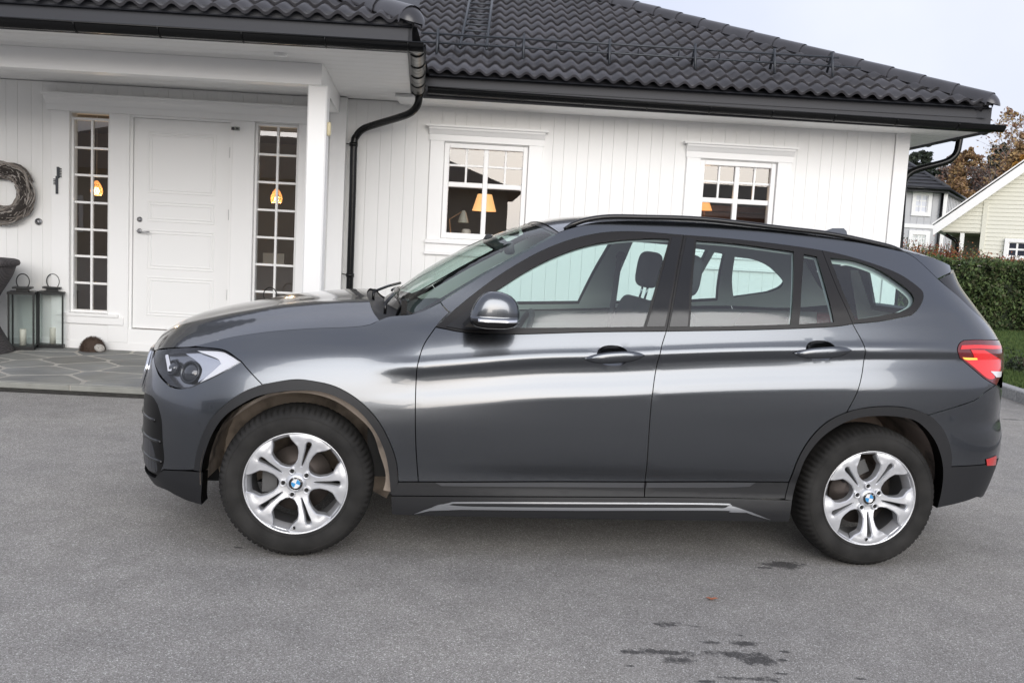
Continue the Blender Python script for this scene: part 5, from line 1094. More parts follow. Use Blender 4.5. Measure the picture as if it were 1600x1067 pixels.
for x0, ang in ((0., 1.5), (2.665, 60-72)):
    for side in (0, 1):
        wh = empty('wheel', (x0, 0 if not side else 2*CAR_C, .336 if x0 < 1 else .331), 0, car)
        if side: wh.rotation_euler = (0, 0, math.pi)
        for me, mn in ((TYRE_M, 'tyre'), (RIM_M, 'rim'), (DISC_M, 'brake_disc'), (EMB_M, 'hub_emblem'), (VALVE_M, 'valve_stem')):
            o = link_mesh(mn, me, wh)
            if mn == 'rim': o.rotation_euler = (0, -math.radians(ang), 0)
            if mn == 'brake_disc' and x0 > 1: o.rotation_euler = (0, math.pi*.35, 0)
            if mn == 'hub_emblem': o.rotation_euler = (0, math.radians(20 if x0 < 1 else 8), 0)
        for k in range(5):
            a = math.radians(36+72*k+ang); o = link_mesh('wheel_bolt', BOLT_M, wh); o.location = (.056*math.cos(a), 0, .056*math.sin(a))
# wheel housings
for x0, lm, r_, A0_, A1_ in ((0., LINER, .432, -9, 186), (2.665, LINER_R, .408, 2, 182)):
    for side in (0, 1):
        b = B(); w1, w0 = .856, .44
        def wl(i, j):
            a = math.radians(A0_+(A1_-A0_)*i); r = (r_-.025*j)*(1-(.010*(.5+.5*math.sin(44*a)) if 2.2 < a < 3.3 and j > .05 else 0)); w = w1+(w0-w1)*j; y = CAR_C-w
            return (x0+.004+r*math.cos(a)*(.965 if x0 < 1 and math.cos(a) < -.75 else 1. if x0 < 1 or math.cos(a) < 0 else .9), y if not side else 2*CAR_C-y, .36+r*math.sin(a)*.97)
        b.grid(wl, 120, 8)
        yy = CAR_C-w0; yy = yy if not side else 2*CAR_C-yy
        b.add([(x0+.012, yy, .36)]+[(x0+.012+r_*math.cos(math.radians(t)), yy, .36+r_*math.sin(math.radians(t))) for t in np.linspace(-28, 208, 40)], [(0, k, k+1) for k in range(1, 40)], 0)
        b.build('wheel_liner', [lm], car)
# mud caked flange of the front liners, seen face on behind the trim
for side in (0, 1):
    b = B(); yy = CAR_C-.858; yy = yy if not side else 2*CAR_C-yy
    b.grid(lambda i, j: (.004+(.382+(.065-.062*i)*j+.006*math.sin(9*i*3)*(1-j))*math.cos(math.radians(-7+150*i)), yy+(.02*(1-j) if not side else -.02*(1-j)), .355+(.382+(.065-.062*i)*j)*math.sin(math.radians(-7+150*i))), 60, 3); b.build('liner_flange', [LINER], car)
# ---- underbody, inner door cards, floor
b = B(); b.box(.5, 2.15, CAR_C-.84, CAR_C+.84, .24, .34); b.box(-.55, .5, CAR_C-.42, CAR_C+.42, .22, .80); b.box(2.1, 3.3, CAR_C-.42, CAR_C+.42, .28, .62); b.box(2.1, 3.25, CAR_C-.45, CAR_C+.45, .72, .80)
b.box(.30, .62, CAR_C-.72, CAR_C+.72, .34, .98); b.build('underbody', [DARK], car)
card = clean(np.array([(float(u_of_x(x)), z) for x, z in ((.62, .32), (2.28, .32), (2.32, .75), (2.75, .83), (3.15, .80), (3.13, 1.12), (2.5, 1.11), (1.6, 1.06), (1.0, 1.03), (.64, 1.03))]))
panel('door_card', card, mat('door card', (.22, .23, .23), .75), off=-.055, inset=0, depth=0, follow=False)
# pale pillar and roof side lining
lin_o = mixo(('p', [(655, 493), (688, 476), (753, 436), (807, 406), (855, 379), (880, 366)]), ('p', [(900, 362), (1014, 352), (1100, 354), (1225, 367), (1375, 391), (1412, 400)]), ('p', [(1420, 402), (1462, 440), (1500, 476), (1530, 500)]), ('p', [(1530, 504), (1490, 516), (1430, 520), (1300, 516), (1041, 522), (791, 526), (700, 518)]))
panel('pillar_lining', lin_o, IN_L, holes=[shrink(g, -.004) for g in (g1, g2, g3)]+[shrink(g4, .006)], off=-.035, inset=0, depth=0, gx=.06, gz=.03)
# ---- cabin
b = B()
def dash(i, j):
    x = [.42, .50, .62, .74, .84, .86, .80, .74][min(7, round(i*7))]; z = [1.03, 1.055, 1.07, 1.065, 1.03, .96, .84, .62][min(7, round(i*7))]; return (x, CAR_C+.74-1.48*j, z-.02*math.cos((j-.5)*4))
b.grid(dash, 8, 13); b.sweep([(.80, CAR_C+.40, 1.06), (.84, CAR_C+.40, 1.06)], .03, 8); b.build('dashboard', [IN_D], car)
b = B(); T_ = [(1.0+.07*math.cos(a), CAR_C-.37+.185*math.sin(a), .94+.165*math.cos(a)) for a in np.linspace(0, 2*math.pi, 33)]; b.sweep(T_, .015, 8); b.box(.98, 1.01, CAR_C-.53, CAR_C-.21, .925, .955); b.sweep([(.82, CAR_C-.37, .90), (.99, CAR_C-.37, .94)], .03, 8); b.build('steering_wheel', [IN_D], car)
def rbox(b, c, s, rot=0., r=.35, mi=0, n=14):
    # rounded cushion: superellipsoid, tilted about the lateral axis
    V = []; F = []; nu, nv = n, n+2
    ex = lambda v: math.copysign(abs(v)**r, v)
    for i in range(nv+1):
        ph = -math.pi/2+math.pi*i/nv
        for j in range(2*nu):
            th = math.pi*j/nu; x = s[0]*ex(math.cos(ph))*ex(math.cos(th)); y = s[1]*ex(math.cos(ph))*ex(math.sin(th)); z = s[2]*ex(math.sin(ph))
            V.append((c[0]+x*math.cos(rot)+z*math.sin(rot), c[1]+y, c[2]-x*math.sin(rot)+z*math.cos(rot)))
    for i in range(nv):
        for j in range(2*nu): F.append((i*2*nu+j, i*2*nu+(j+1) % (2*nu), (i+1)*2*nu+(j+1) % (2*nu), (i+1)*2*nu+j))
    b.add(V, F, mi, True)
for yc in (-.37, .37):
    b = B(); rbox(b, (1.40, CAR_C+yc, .66), (.26, .25, .09)); b.build('seat', [SEAT], car)
    b = B(); rbox(b, (1.735, CAR_C+yc, .88), (.075, .235, .29), .24); b.build('seat_back', [SEAT], car)
    b = B(); rbox(b, (1.845, CAR_C+yc, 1.325), (.055, .135, .105), .12, .55); b.sweep([(1.84, CAR_C+yc-.06, 1.27), (1.81, CAR_C+yc-.06, 1.12)], .007, 6, 1); b.sweep([(1.84, CAR_C+yc+.06, 1.27), (1.81, CAR_C+yc+.06, 1.12)], .007, 6, 1); b.build('headrest', [SEAT, CHROME], car)
b = B(); rbox(b, (2.15, CAR_C, .68), (.26, .66, .09)); rbox(b, (2.50, CAR_C, .86), (.08, .66, .25), .30); b.build('rear_bench', [SEAT], car)
b = B(); b.box(2.62, 3.12, CAR_C-.55, CAR_C+.55, 1.02, 1.04); b.build('parcel_shelf', [IN_D], car)
# seat belts, inner mirror
for y_ in (2*CAR_C-(CAR_C-.66),):
    pass
b = B(); b.sweep([(1.72, CAR_C+.60, 1.38), (1.70, CAR_C+.64, 1.0), (1.66, CAR_C+.66, .6)], .022, 4); b.lathe([(.03, -.01), (.03, .01), (.0, .012)], 14, 0, True, 'y', (1.73, CAR_C+.60, 1.39)); b.build('seat_belt', [mat('belt', (.10, .10, .105), .7)], car)
b = B(); rbox(b, (.98, CAR_C+.0, 1.41), (.022, .115, .035), -.2, .5); b.sweep([(.98, CAR_C, 1.42), (.93, CAR_C, 1.46)], .012, 6); rbox(b, (.90, CAR_C, 1.43), (.06, .06, .03), .5, .4); b.build('inner_mirror', [IN_D], car)
# ================================================================ THINGS ON THE PORCH
BLACKM = mat('black lantern metal', (.012, .013, .014), .4, metal=.3)
LGL = glassmat('lantern glass', (.86, .90, .89), 1.45)
CANDLE = mat('candle wax', (.72, .68, .60), .5)
def lantern(gx, gy, rz, label, h=.60, s=.122):
    t = tag(empty('lantern', (gx, gy, Z0+.004), rz), label, 'lantern', 'black lanterns on the porch')
    b = B(); b.box(-s, s, -s, s, 0, .035); b.build('base', [BLACKM], t)
    for x in (-1, 1):
        for y in (-1, 1): b = B(); b.box(x*s-x*.016, x*s, y*s-y*.016, y*s, .035, h-.03); b.build('post', [BLACKM], t)
    for x, y in ((0, -1), (0, 1), (1, 0), (-1, 0)):
        b = B(); w_ = s-.016
        if y: b.add([(-w_, y*(s-.008), .035), (w_, y*(s-.008), .035), (w_, y*(s-.008), h-.03), (-w_, y*(s-.008), h-.03)], [(0, 1, 2, 3)])
        else: b.add([(x*(s-.008), -w_, .035), (x*(s-.008), w_, .035), (x*(s-.008), w_, h-.03), (x*(s-.008), -w_, h-.03)], [(0, 1, 2, 3)])
        b.build('glass_pane', [LGL], t)
    b = B(); b.box(-s-.006, s+.006, -s-.006, s+.006, h-.03, h-.005); b.box(-s*.45, s*.45, -s*.45, s*.45, h-.005, h+.025); b.box(-s*.72, s*.72, -s*.72, s*.72, h+.025, h+.042); b.build('lid', [BLACKM], t)
    b = B(); R_ = .068; b.sweep([(R_*math.cos(a), 0, h+.042+.055+R_*1.15*math.sin(a)) for a in np.linspace(-.9, math.pi+.9, 24)], .0055, 6, up=(0, 1, 0)); o = b.build('ring_handle', [BLACKM], t); o.rotation_euler = (0, 0, -rz)
    b = B(); b.lathe([(.0, .035), (.032, .035), (.032, .20), (.026, .206), (.0, .200)], 20); b.build('candle', [CANDLE], t)
    return t
c = gpix(36, 545, Z0); lantern(c[0]-.0, c[1]+.0, math.radians(19), 'black framed glass lantern with a candle, the nearer one beside the wicker chair')
c = gpix(71, 541, Z0); lantern(c[0]+.09, c[1]-.02, math.radians(16), 'black framed glass lantern close to the wall, behind the nearer lantern')
q = hpix(422, 466, 9.62); lantern(*hw(q[0], 9.62)[:2], math.radians(28), 'black lantern right of the front door, only its ring and lid showing over the bonnet')
# wicker chair, cut by the left edge of the picture
WICK = bpy.data.materials.new('grey wicker'); WICK.use_nodes = True
t = WICK.node_tree; bs = t.nodes['Principled BSDF']; bs.inputs['Roughness'].default_value = .7; tcn = t.nodes.new('ShaderNodeTexCoord'); wv = []
for dr_ in ('X', 'Z'):
    w_ = t.nodes.new('ShaderNodeTexWave'); w_.bands_direction = dr_; w_.inputs['Scale'].default_value = 26; w_.inputs['Distortion'].default_value = .6; t.links.new(tcn.outputs['Object'], w_.inputs['Vector']); wv.append(w_)
mm = t.nodes.new('ShaderNodeMath'); mm.operation = 'MULTIPLY'; t.links.new(wv[0].outputs['Fac'], mm.inputs[0]); t.links.new(wv[1].outputs['Fac'], mm.inputs[1])
rr_ = t.nodes.new('ShaderNodeValToRGB'); rr_.color_ramp.elements[0].color = (.05, .045, .048, 1); rr_.color_ramp.elements[1].color = (.14, .13, .135, 1); t.links.new(mm.outputs[0], rr_.inputs[0]); t.links.new(rr_.outputs[0], bs.inputs['Base Color'])
bp = t.nodes.new('ShaderNodeBump'); bp.inputs['Strength'].default_value = .8; bp.inputs['Distance'].default_value = .01; t.links.new(mm.outputs[0], bp.inputs['Height']); t.links.new(bp.outputs[0], bs.inputs['Normal'])
cx, cy = hpix(-74, 545, 9.35)[0], 9.35; zc_ = Z0
wc = tag(empty('wicker_chair', hw(cx, cy, zc_), HYAW), 'dark grey woven wicker tub chair at the left edge of the porch', 'chair')
bk = B()     # wrap-round back: hourglass shell with a rolled rim
def back(i, j):
    a = math.radians(-205+230*i); k = j; rx = .30+.145*sstep(0, 1, k); z = .40+.50*k
    return (rx*1.28*math.cos(a)*-1, rx*math.sin(a)*-1+.05*(k), z-.10*k*(1-math.cos(a-math.radians(-90)))*.0)
bk.grid(back, 40, 14); bk.grid(lambda i, j: tuple(np.array(back(i, j))*[.93, .93, 1]), 40, 14)
bk.sweep([back(i, 1) for i in np.linspace(0, 1, 40)], .035, 8); bk.build('backrest', [WICK], wc)
b = B(); b.lathe([(.0, .46), (.33, .46), (.36, .44), (.36, .40)], 32); b.build('seat', [WICK], wc)
b = B(); b.lathe([(.36, .42), (.37, .38), (.42, .24), (.50, .09), (.545, .02), (.545, .0)], 36); b.build('base', [WICK], wc)
# twig wreath on the wall
q = hpix(6, 301, DW-.06); wr = tag(empty('wreath', hw(q[0], DW-.07, q[1]), HYAW), 'round wreath of grey brown twigs hanging on the white wall left of the door', 'wreath')
for grp in range(3):
    b = B(); rg = random.Random(grp)
    for k in range(80):
        a0 = rg.uniform(0, 6.283); ln = rg.uniform(.8, 2.2); R_ = rg.uniform(.17, .315); dR = rg.uniform(-.09, .09); ph = rg.uniform(0, 6.28); P = []
        for s_ in np.linspace(0, 1, 9):
            a = a0+ln*s_; r = np.clip(R_+dR*(s_-.5)+.018*math.sin(ph+7*s_), .145, .345); d_ = math.sqrt(max(0, .1**2-(r-.243)**2)); P.append((r*math.cos(a), -d_*rg.uniform(.55, 1.)*.62*(1 if k % 4 else -.3), r*math.sin(a)))
        b.sweep(P, rg.uniform(.004, .009), 4, 0)
    o = b.build('twigs', [mat('twig %s' % ('grey', 'brown', 'dark')[grp], ((.34, .315, .29), (.24, .21, .185), (.12, .105, .095))[grp], .9)], wr); o['kind'] = 'stuff'
b = B(); V = [(.243+.072*math.cos(t_), t_) for t_ in np.linspace(0, 6.283, 9)]; b.grid(lambda i, j: ((.243+.070*math.cos(6.283*j))*math.cos(6.283*i), -.02+.045*math.sin(6.283*j), (.243+.070*math.cos(6.283*j))*math.sin(6.283*i)), 40, 9); b.build('ring_core', [mat('twig core', (.03, .025, .022), .95)], wr)
# door bell, iron hook rail, door contact
q = hpix(59.5, 346.5, DW-.02); b = B(); b.lathe([(.0, -.030), (.012, -.028), (.02, -.02), (.022, -.012), (.033, -.012), (.036, .0), (.036, .012)], 28, 0, True, 'y'); b.lathe([(.0, -.031), (.008, -.031)], 14, 1, True, 'y')
o = b.build('door_bell', [SATIN_H, BLK], None, hw(q[0], DW-.012, q[1])); o.rotation_euler = (0, 0, HYAW); tag(o, 'round brushed steel door bell on the white wall by the wreath', 'door bell')
q0, q1 = hpix(90.5, 261, DW-.04), hpix(87, 303, DW-.04); nm = tag(empty('wall_ornament', hw((q0[0]+q1[0])/2, DW-.035, q1[1]), HYAW), 'slim black cast iron ornament fixed upright left of the narrow window', 'ornament')
h_ = q0[1]-q1[1]; b = B(); b.box(-.012, .012, -.008, .004, 0, h_*.66); b.box(-.010, .010, -.012, .004, 0, .045); b.box(.0, .022, -.010, .004, h_*.58, h_); b.build('bar', [STEEL], nm); b = B()
for k in range(6): b.box(.024, .046, -.007, .004, h_*(.62+.06*k), h_*(.655+.06*k))
for k in range(4): b.box(-.036, -.014, -.007, .004, h_*(.34+.06*k), h_*(.375+.06*k))
b.box(.0225, .0255, -.005, .004, h_*.6, h_*.97); b.box(-.0155, -.0125, -.005, .004, h_*.33, h_*.56); b.build('scroll_work', [STEEL], nm)
q = hpix(369, 201.5, DW-.04); b = B(); b.box(-.045, -.02, -.02, .008, -.016, .016, 0, .003); b.box(-.012, .035, -.02, .008, -.018, .018, 1, .003); b.box(.0, .03, -.0215, -.0195, -.01, .01, 0); o = b.build('door_contact', [BLK, mat('grey plastic', (.25, .27, .25), .5)], None, hw(q[0], DW-.042, q[1])); o.rotation_euler = (0, 0, HYAW); tag(o, 'small grey and black door contact at the upper right corner of the front door', 'sensor')
q = hpix(506, 202, DB+.1); b = B(); b.lathe([(.0, -.06), (.014, -.056), (.019, -.04), (.019, .04), (.014, .056), (.0, .06)], 16); o = b.build('porch_sensor', [mat('ivory plastic', (.62, .55, .36), .5)], None, hw(px1+.012, DB+.075, q[1])); tag(o, 'ivory plastic sensor on the right side of the porch post', 'sensor')
b = B(); b.lathe([(.0, -.02), (.05, -.02), (.055, 0)], 20); q = hpix(440, 84, 7.7); o = b.build('ceiling_spot', [WHITE2], None, hw(hpix(438, 84, 7.7)[0], 7.7, ZP-.001)); tag(o, 'small round white spotlight set in the porch soffit', 'spotlight')
# hedgehog shaped boot brush and door mat
c = gpix(146, 548, Z0); hg = tag(empty('boot_brush', (c[0], c[1]-.02, Z0), .1), 'brown bristle boot brush in the shape of a hedgehog with a pale face', 'boot brush')
b = B(); b.grid(lambda i, j: (.128*math.cos(math.pi*j)*math.sin(math.pi*i*.5+.001), .09*math.sin(math.pi*j*2)*0+.085*math.sin(math.pi*(j*2-1))*0+.085*(2*j-1)*math.sin(math.pi*i*.5), .0), 2, 2)
b = B(); b.lathe([(.0, .145), (.05, .138), (.09, .11), (.115, .06), (.12, .0)], 24); b.build('body', [mat('brush wood', (.05, .03, .02), .8)], hg)
b = B()
for k in range(1500):
    th, ph = random.uniform(0, 6.283), math.acos(random.uniform(0.02, 1)); n_ = Vector((math.sin(ph)*math.cos(th), math.sin(ph)*math.sin(th), math.cos(ph)))
    if n_.x > .35 and n_.y < .15 and n_.z < .55: continue
    p = Vector((n_.x*.112, n_.y*.112, n_.z*.135)); l_ = random.uniform(.022, .034); a_ = n_.orthogonal().normalized()*.0022; b.add([p+a_, p-a_, p+n_*l_+Vector((random.uniform(-.006, .006),)*3)], [(0, 1, 2)])
o = b.build('bristles', [mat('brown bristle', (.045, .026, .016), .8)], hg); o['kind'] = 'stuff'
b = B(); b.grid(lambda i, j: (.085+.052*math.sin(math.pi*i)*math.cos(2*math.pi*j)+.03*i, -.075+.05*math.sin(math.pi*i)*math.sin(2*math.pi*j)-.03*i, .045+.042*math.cos(math.pi*i)), 9, 17); b.build('face', [mat('pale carved wood', (.42, .40, .37), .8, noise=(40, (.16, .14, .12), .5, .7))], hg)
b = B(); c = gpix(232, 547, Z0); b.lathe([(.0, .016), (.41, .016), (.42, .010), (.42, .0)], 40); o = b.build('door_mat', [mat('coir', (.14, .07, .035), .95, bump=(160, .7, .006), var=(60, .3))], None, (c[0]+.36, c[1]+.07, Z0+.003)); o.scale = (1, .55, 1); tag(o, 'brown coir door mat in front of the white door, half hidden by the car nose', 'door mat')
# fallen leaf on the asphalt
c = gpix(1112, 937); b = B(); lf = [(-.028, 0), (-.012, .009), (.0, .012), (.014, .008), (.028, .001), (.012, -.008), (-.004, -.011), (-.016, -.006)]; b.add([(x, y, .005+.010*abs(x)/.028*(1 if i % 2 else .5)) for i, (x, y) in enumerate(lf)]+[(0, 0, .003)], [(i, (i+1) % 8, 8) for i in range(8)]); o = b.build('fallen_leaf', [mat('dry leaf', (.38, .13, .06), .7)], None, (c[0], c[1], 0)); tag(o, 'small orange brown dry leaf lying on the asphalt in front of the car', 'leaf')
# ================================================================ GARDEN AND NEIGHBOURS
def kx(px, py, z=0.): return gpix(px, py, z)
# lawn behind the kerb
k0, k1 = np.array((5.72, 11.7)), np.array((5.62, 10.1)); kd = (k1-k0)/np.hypot(*(k1-k0)); kn = np.array([-kd[1], kd[0]])
if kn[0] < 0: kn = -kn
kA = k0-kd*9*(1 if kd[1] < 0 else -1)
b = B(); P0 = k0-kd*12; P1 = k0+kd*12
if P0[0] > P1[0]: P0, P1 = P1, P0
b.add([(5.56, 9.2, .09), (40, 9.2, .09), (40, 60, .09), (3.9, 60, .09), (3.9, 12.6, .09), (5.5, 12.2, .09), (5.72, 11.7, .09)], [(0, 1, 2, 3, 4, 5, 6)]); tag(b.build('lawn', [GRASS]), kind='structure')
b = B(); g_ = []
for k in range(24000):
    px, py = random.uniform(1520, 1625), random.uniform(512, 606); x, y = kx(px, py, .09)
    if y < 11.9 and (np.array([x, y])-k0)@kn < .1: continue
    a = random.uniform(0, 6.28); h = random.uniform(.025, .06); w_ = random.uniform(.004, .008); b.add([(x+w_*math.cos(a), y+w_*math.sin(a), .088), (x-w_*math.cos(a), y-w_*math.sin(a), .088), (x+random.uniform(-.02, .02), y+random.uniform(-.02, .02), .09+h)], [(0, 1, 2)], random.randint(0, 1))
tag(b.build('grass', [mat('grass blade', (.045, .085, .018), .8), mat('grass blade light', (.085, .125, .03), .8)]), 'short green lawn grass beyond the kerb', 'grass', kind='stuff')
GRAN = mat('granite kerb', (.27, .275, .28), .85, noise=(40, (.38, .38, .38), .4, .65), obj_rand=.08, bump=(50, .3, .004))
kerb = tag(empty('kerb', (*k0, 0), math.atan2(kd[1], kd[0])), kind='structure')
for i in range(0, 12):
    b = B(); b.box(i*.8+.006, i*.8+.794, -.07, .07, -.02, .125+random.uniform(-.004, .004), 0, .012); o = b.build('kerb_stone', [GRAN], kerb)
# leaf clouds
def leafcloud(name, pts, size, mats, parent=None, up=.3, fold=True):
    N_ = len(pts); V = np.zeros((N_, 4, 3)); d = RNG.normal(size=(N_, 3)); d[:, 2] += up; d /= np.linalg.norm(d, axis=1, keepdims=True)
    a = np.cross(d, RNG.normal(size=(N_, 3))); a /= np.linalg.norm(a, axis=1, keepdims=True)+1e-9; c = np.cross(d, a)
    s = size*RNG.uniform(.6, 1.3, (N_, 1)); p = np.asarray(pts)
    V[:, 0] = p-a*s; V[:, 1] = p+c*s*.5; V[:, 2] = p+a*s; V[:, 3] = p-c*s*.5
    me = bpy.data.meshes.new(name); me.vertices.add(N_*4); me.vertices.foreach_set('co', V.reshape(-1)); me.loops.add(N_*4); me.loops.foreach_set('vertex_index', np.arange(N_*4, dtype=np.int32)); me.polygons.add(N_)
    me.polygons.foreach_set('loop_start', np.arange(0, N_*4, 4, dtype=np.int32)); me.polygons.foreach_set('loop_total', np.full(N_, 4, np.int32))
    for m in mats: me.materials.append(m)
    me.polygons.foreach_set('material_index', RNG.integers(0, len(mats), N_).astype(np.int32)); me.update(); me.validate()
    return link_mesh(name, me, parent)
def leafmat(n, c): return mat(n, c, .75, var=(2.5, .25))
# clipped hedge
hx0, hy0 = kx(1380, 520)[0], 19.6
TH = [leafmat('thuja dark', (.035, .062, .018)), leafmat('thuja mid', (.058, .095, .026)), leafmat('thuja light', (.085, .125, .036)), leafmat('thuja brown', (.055, .060, .024))]
for i in range(3):
    b = B(); b.box(.006, .794, -.07, .07, -.02, .125, 0, .012); o = b.build('kerb_stone', [GRAN], kerb); ang_ = math.pi+.35; o.rotation_euler = (0, 0, ang_-.25*0); o.location = (-.05-.75*i, .28*i+.02, 0)
hdg = tag(empty('hedge', (11, 20.6, 0), .11), 'long clipped dark green conifer hedge behind the lawn', 'hedge')
HH = 1.53
pts = []
for k in range(52000):
    f = random.random(); x = random.uniform(-5, 9)
    bulge = .10*math.sin(x*3.1)+.07*math.sin(x*7.3+1)
    if f < .72: z = random.uniform(0.02, HH); pts.append((x, -.55-bulge*.8+random.gauss(0, .05)+.06*math.sin(z*9+x*4), z))
    else: pts.append((x, random.uniform(-.55, .45), HH+abs(random.gauss(0, .05))*(.4+.6*abs(math.sin(x*2.3)))-.03+.03*math.sin(x*5)))
o = leafcloud('foliage', pts, .045, TH, hdg, up=.6); o['kind'] = 'stuff'
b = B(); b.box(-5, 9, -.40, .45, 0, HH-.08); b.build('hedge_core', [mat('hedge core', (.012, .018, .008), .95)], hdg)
# autumn shrubs behind the hedge
SHR = [[leafmat('shrub orange', (.30, .10, .025)), leafmat('shrub rust', (.20, .055, .03)), leafmat('shrub olive', (.10, .11, .03))], [leafmat('shrub olive', (.10, .11, .03)), leafmat('shrub orange', (.30, .10, .025))], [leafmat('shrub red', (.26, .045, .03)), leafmat('shrub rust', (.20, .055, .03)), leafmat('shrub olive', (.10, .11, .03))]]
shl = ['olive and orange shrub rising behind the hedge, nearest the white house corner', 'orange shrub behind the hedge below the grey house', 'rust orange shrub behind the hedge by the downpipe of the grey house', 'red shrub behind the hedge in front of the open carport', 'red brown shrub behind the hedge at the carport post', 'low rust shrub behind the hedge below the cream wall', 'red shrub behind the hedge in front of the cream house window', 'red shrub behind the hedge at the right edge']
for i, (px, hh) in enumerate(((1418, .40), (1440, .30), (1462, .34), (1485, .34), (1512, .32), (1540, .22), (1572, .20), (1598, .2))):
    D = 22.2; x, z = hpix(px, 392, D); p = hw(x, D); t = tag(empty('shrub', (p[0], p[1], 0)), shl[i], 'shrub', 'autumn shrubs behind the hedge')
    n = 900 if i < 4 else 420; u_ = RNG.normal(size=(n, 3))*[.23, .25, hh*.5]; u_[:, 2] = 1.50+np.abs(u_[:, 2]); o = leafcloud('foliage', u_, .030, SHR[i % 3], t); o['kind'] = 'stuff'
    b = B()
    for k in range(16): a = random.uniform(0, 6.28); r_ = random.uniform(.05, .3); b.sweep([(0, 0, 0), (r_*.5*math.cos(a), r_*.5*math.sin(a), 1.0), (r_*math.cos(a), r_*math.sin(a), 1.5+hh*random.uniform(.4, 1.35))], .008, 4)
    b.build('stems', [mat('shrub stem', (.06, .045, .035), .9)], t)
c = kx(1598, 592); t = tag(empty('bush', (c[0], c[1], .09)), 'small sparse green bush on the lawn by the kerb', 'bush'); u_ = RNG.normal(size=(500, 3))*[.16, .16, .10]; u_[:, 2] = np.abs(u_[:, 2])+.02; o = leafcloud('foliage', u_, .028, [leafmat('bush green', (.045, .07, .03)), leafmat('bush dark', (.02, .03, .015))], t); o['kind'] = 'stuff'
b = B()
for k in range(8): a = k*.8; b.sweep([(0, 0, 0), (.12*math.cos(a), .12*math.sin(a), .2)], .006, 4)
b.build('stems', [MATS['shrub stem']], t)
# ---- grey two storey house
GREY = mat('grey cladding', (.52, .525, .54), .7); GREY_LIT = mat('grey cladding lit side', (.58, .585, .60), .7)  # second grey: the brighter light on the right face put into the colour
CURT = mat('curtain white', (.72, .74, .80), .8)
def wpt(px, py, D): x, z = hpix(px, py, D); return x, z
Dg = 40.; gh = tag(empty('grey_house', hw(0, 0), HYAW), 'grey two storey house with white corner trim and a dark hipped roof', 'house')
gx = lambda px, py, D=Dg: hpix(px, py, D)[0]
gz = lambda px, py, D=Dg: hpix(px, py, D)[1]
xl, xr = gx(1380, 330), gx(1472, 330); z1_ = gz(1440, 296); zb = gz(1440, 354); Dr = 49.; xr2 = gx(1522, 320, Dr)
b = B(); b.box(xl, xr, Dg, Dg+.2, 0, z1_); b.add([(xr, Dg, 0), (xr2, Dr, 0), (xr2, Dr, z1_), (xr, Dg, z1_)], [(0, 1, 2, 3)], 1); b.add([(xl, Dr, 0), (xr2, Dr, 0), (xr2, Dr, z1_), (xl, Dr, z1_)], [(3, 2, 1, 0)]); b.build('wall', [GREY, GREY_LIT], gh)
x = xl; 
while x < xr-.1:
    b = B(); b.box(x, x+.03, Dg-.02, Dg, 0, z1_); b.build('batten', [GREY], gh); x += .30
for k in np.arange(.03, 1, .045):
    b = B(); A = np.array([xr+(xr2-xr)*k, Dg+(Dr-Dg)*k]); b.box(A[0]-.0, A[0]+.03, A[1]-.04, A[1]+.02, 0, z1_); b.build('batten', [GREY_LIT], gh)
b = B(); b.box(xl, xr+.03, Dg-.05, Dg-.021, zb-.08, zb+.09); b.build('storey_band', [WHITE2], gh)
b = B(); b.box(xr-.03, xr+.16, Dg-.06, Dg+.1, 0, z1_); b.build('corner_board', [WHITE2], gh)
b = B(); b.sweep([(xr-.10, Dg-.12, 0), (xr-.10, Dg-.12, z1_)], .06, 8); b.build('downpipe', [GUT], gh)
def bgwin(parent, x0, x1, z0, z1, D, cols, rows, glass, fr=.12, bar=.05, cas=.16, deep=.04):
    wv = empty('window', ((x0+x1)/2, D, z0), 0, parent); w2 = (x1-x0)/2; h = z1-z0; b = B()
    for p in ((-w2-cas, -w2, -cas, h+cas), (w2, w2+cas, -cas, h+cas), (-w2, w2, -cas, 0), (-w2, w2, h, h+cas)): b.box(p[0], p[1], -.07, 0, p[2], p[3])
    b.build('window_frame', [WHITE2], wv)
    for i in range(cols):
        for j in range(rows):
            a, c = -w2+2*w2*i/cols+bar/2, -w2+2*w2*(i+1)/cols-bar/2; e, f = h*j/rows+bar/2, h*(j+1)/rows-bar/2; b = B(); b.add([(a, -.02, e), (c, -.02, e), (c, -.02, f), (a, -.02, f)], [(0, 1, 2, 3)]); b.build('pane', [glass], wv)
    b = B(); b.box(-w2, w2, -.018, -.003, 0, h); b.build('glazing_bar', [WHITE2], wv)
bgwin(gh, gx(1430, 318), gx(1449, 318), gz(1440, 332), gz(1440, 305), Dg, 2, 3, CURT)
bgwin(gh, gx(1425, 375), gx(1445, 375), gz(1435, 385), gz(1435, 367), Dg, 4, 3, mat('greenhouse pane', (.42, .47, .46), .2, coat=.6), bar=.05, cas=.18)
RT = mat('dark far roof', (.030, .031, .036), .55, var=(4, .2))
ap = (gx(1395, 240, 44.), 44.5, gz(1395, 235, 44.)); e0, e1, e2 = (xl, Dg-.55, z1_+.05), (gx(1482, 296, Dg-.5), Dg-.55, z1_+.05), (gx(1529, 314, Dr+.5), Dr+.5, z1_+.05)
rf = empty('roof', (0, 0, 0), 0, gh)
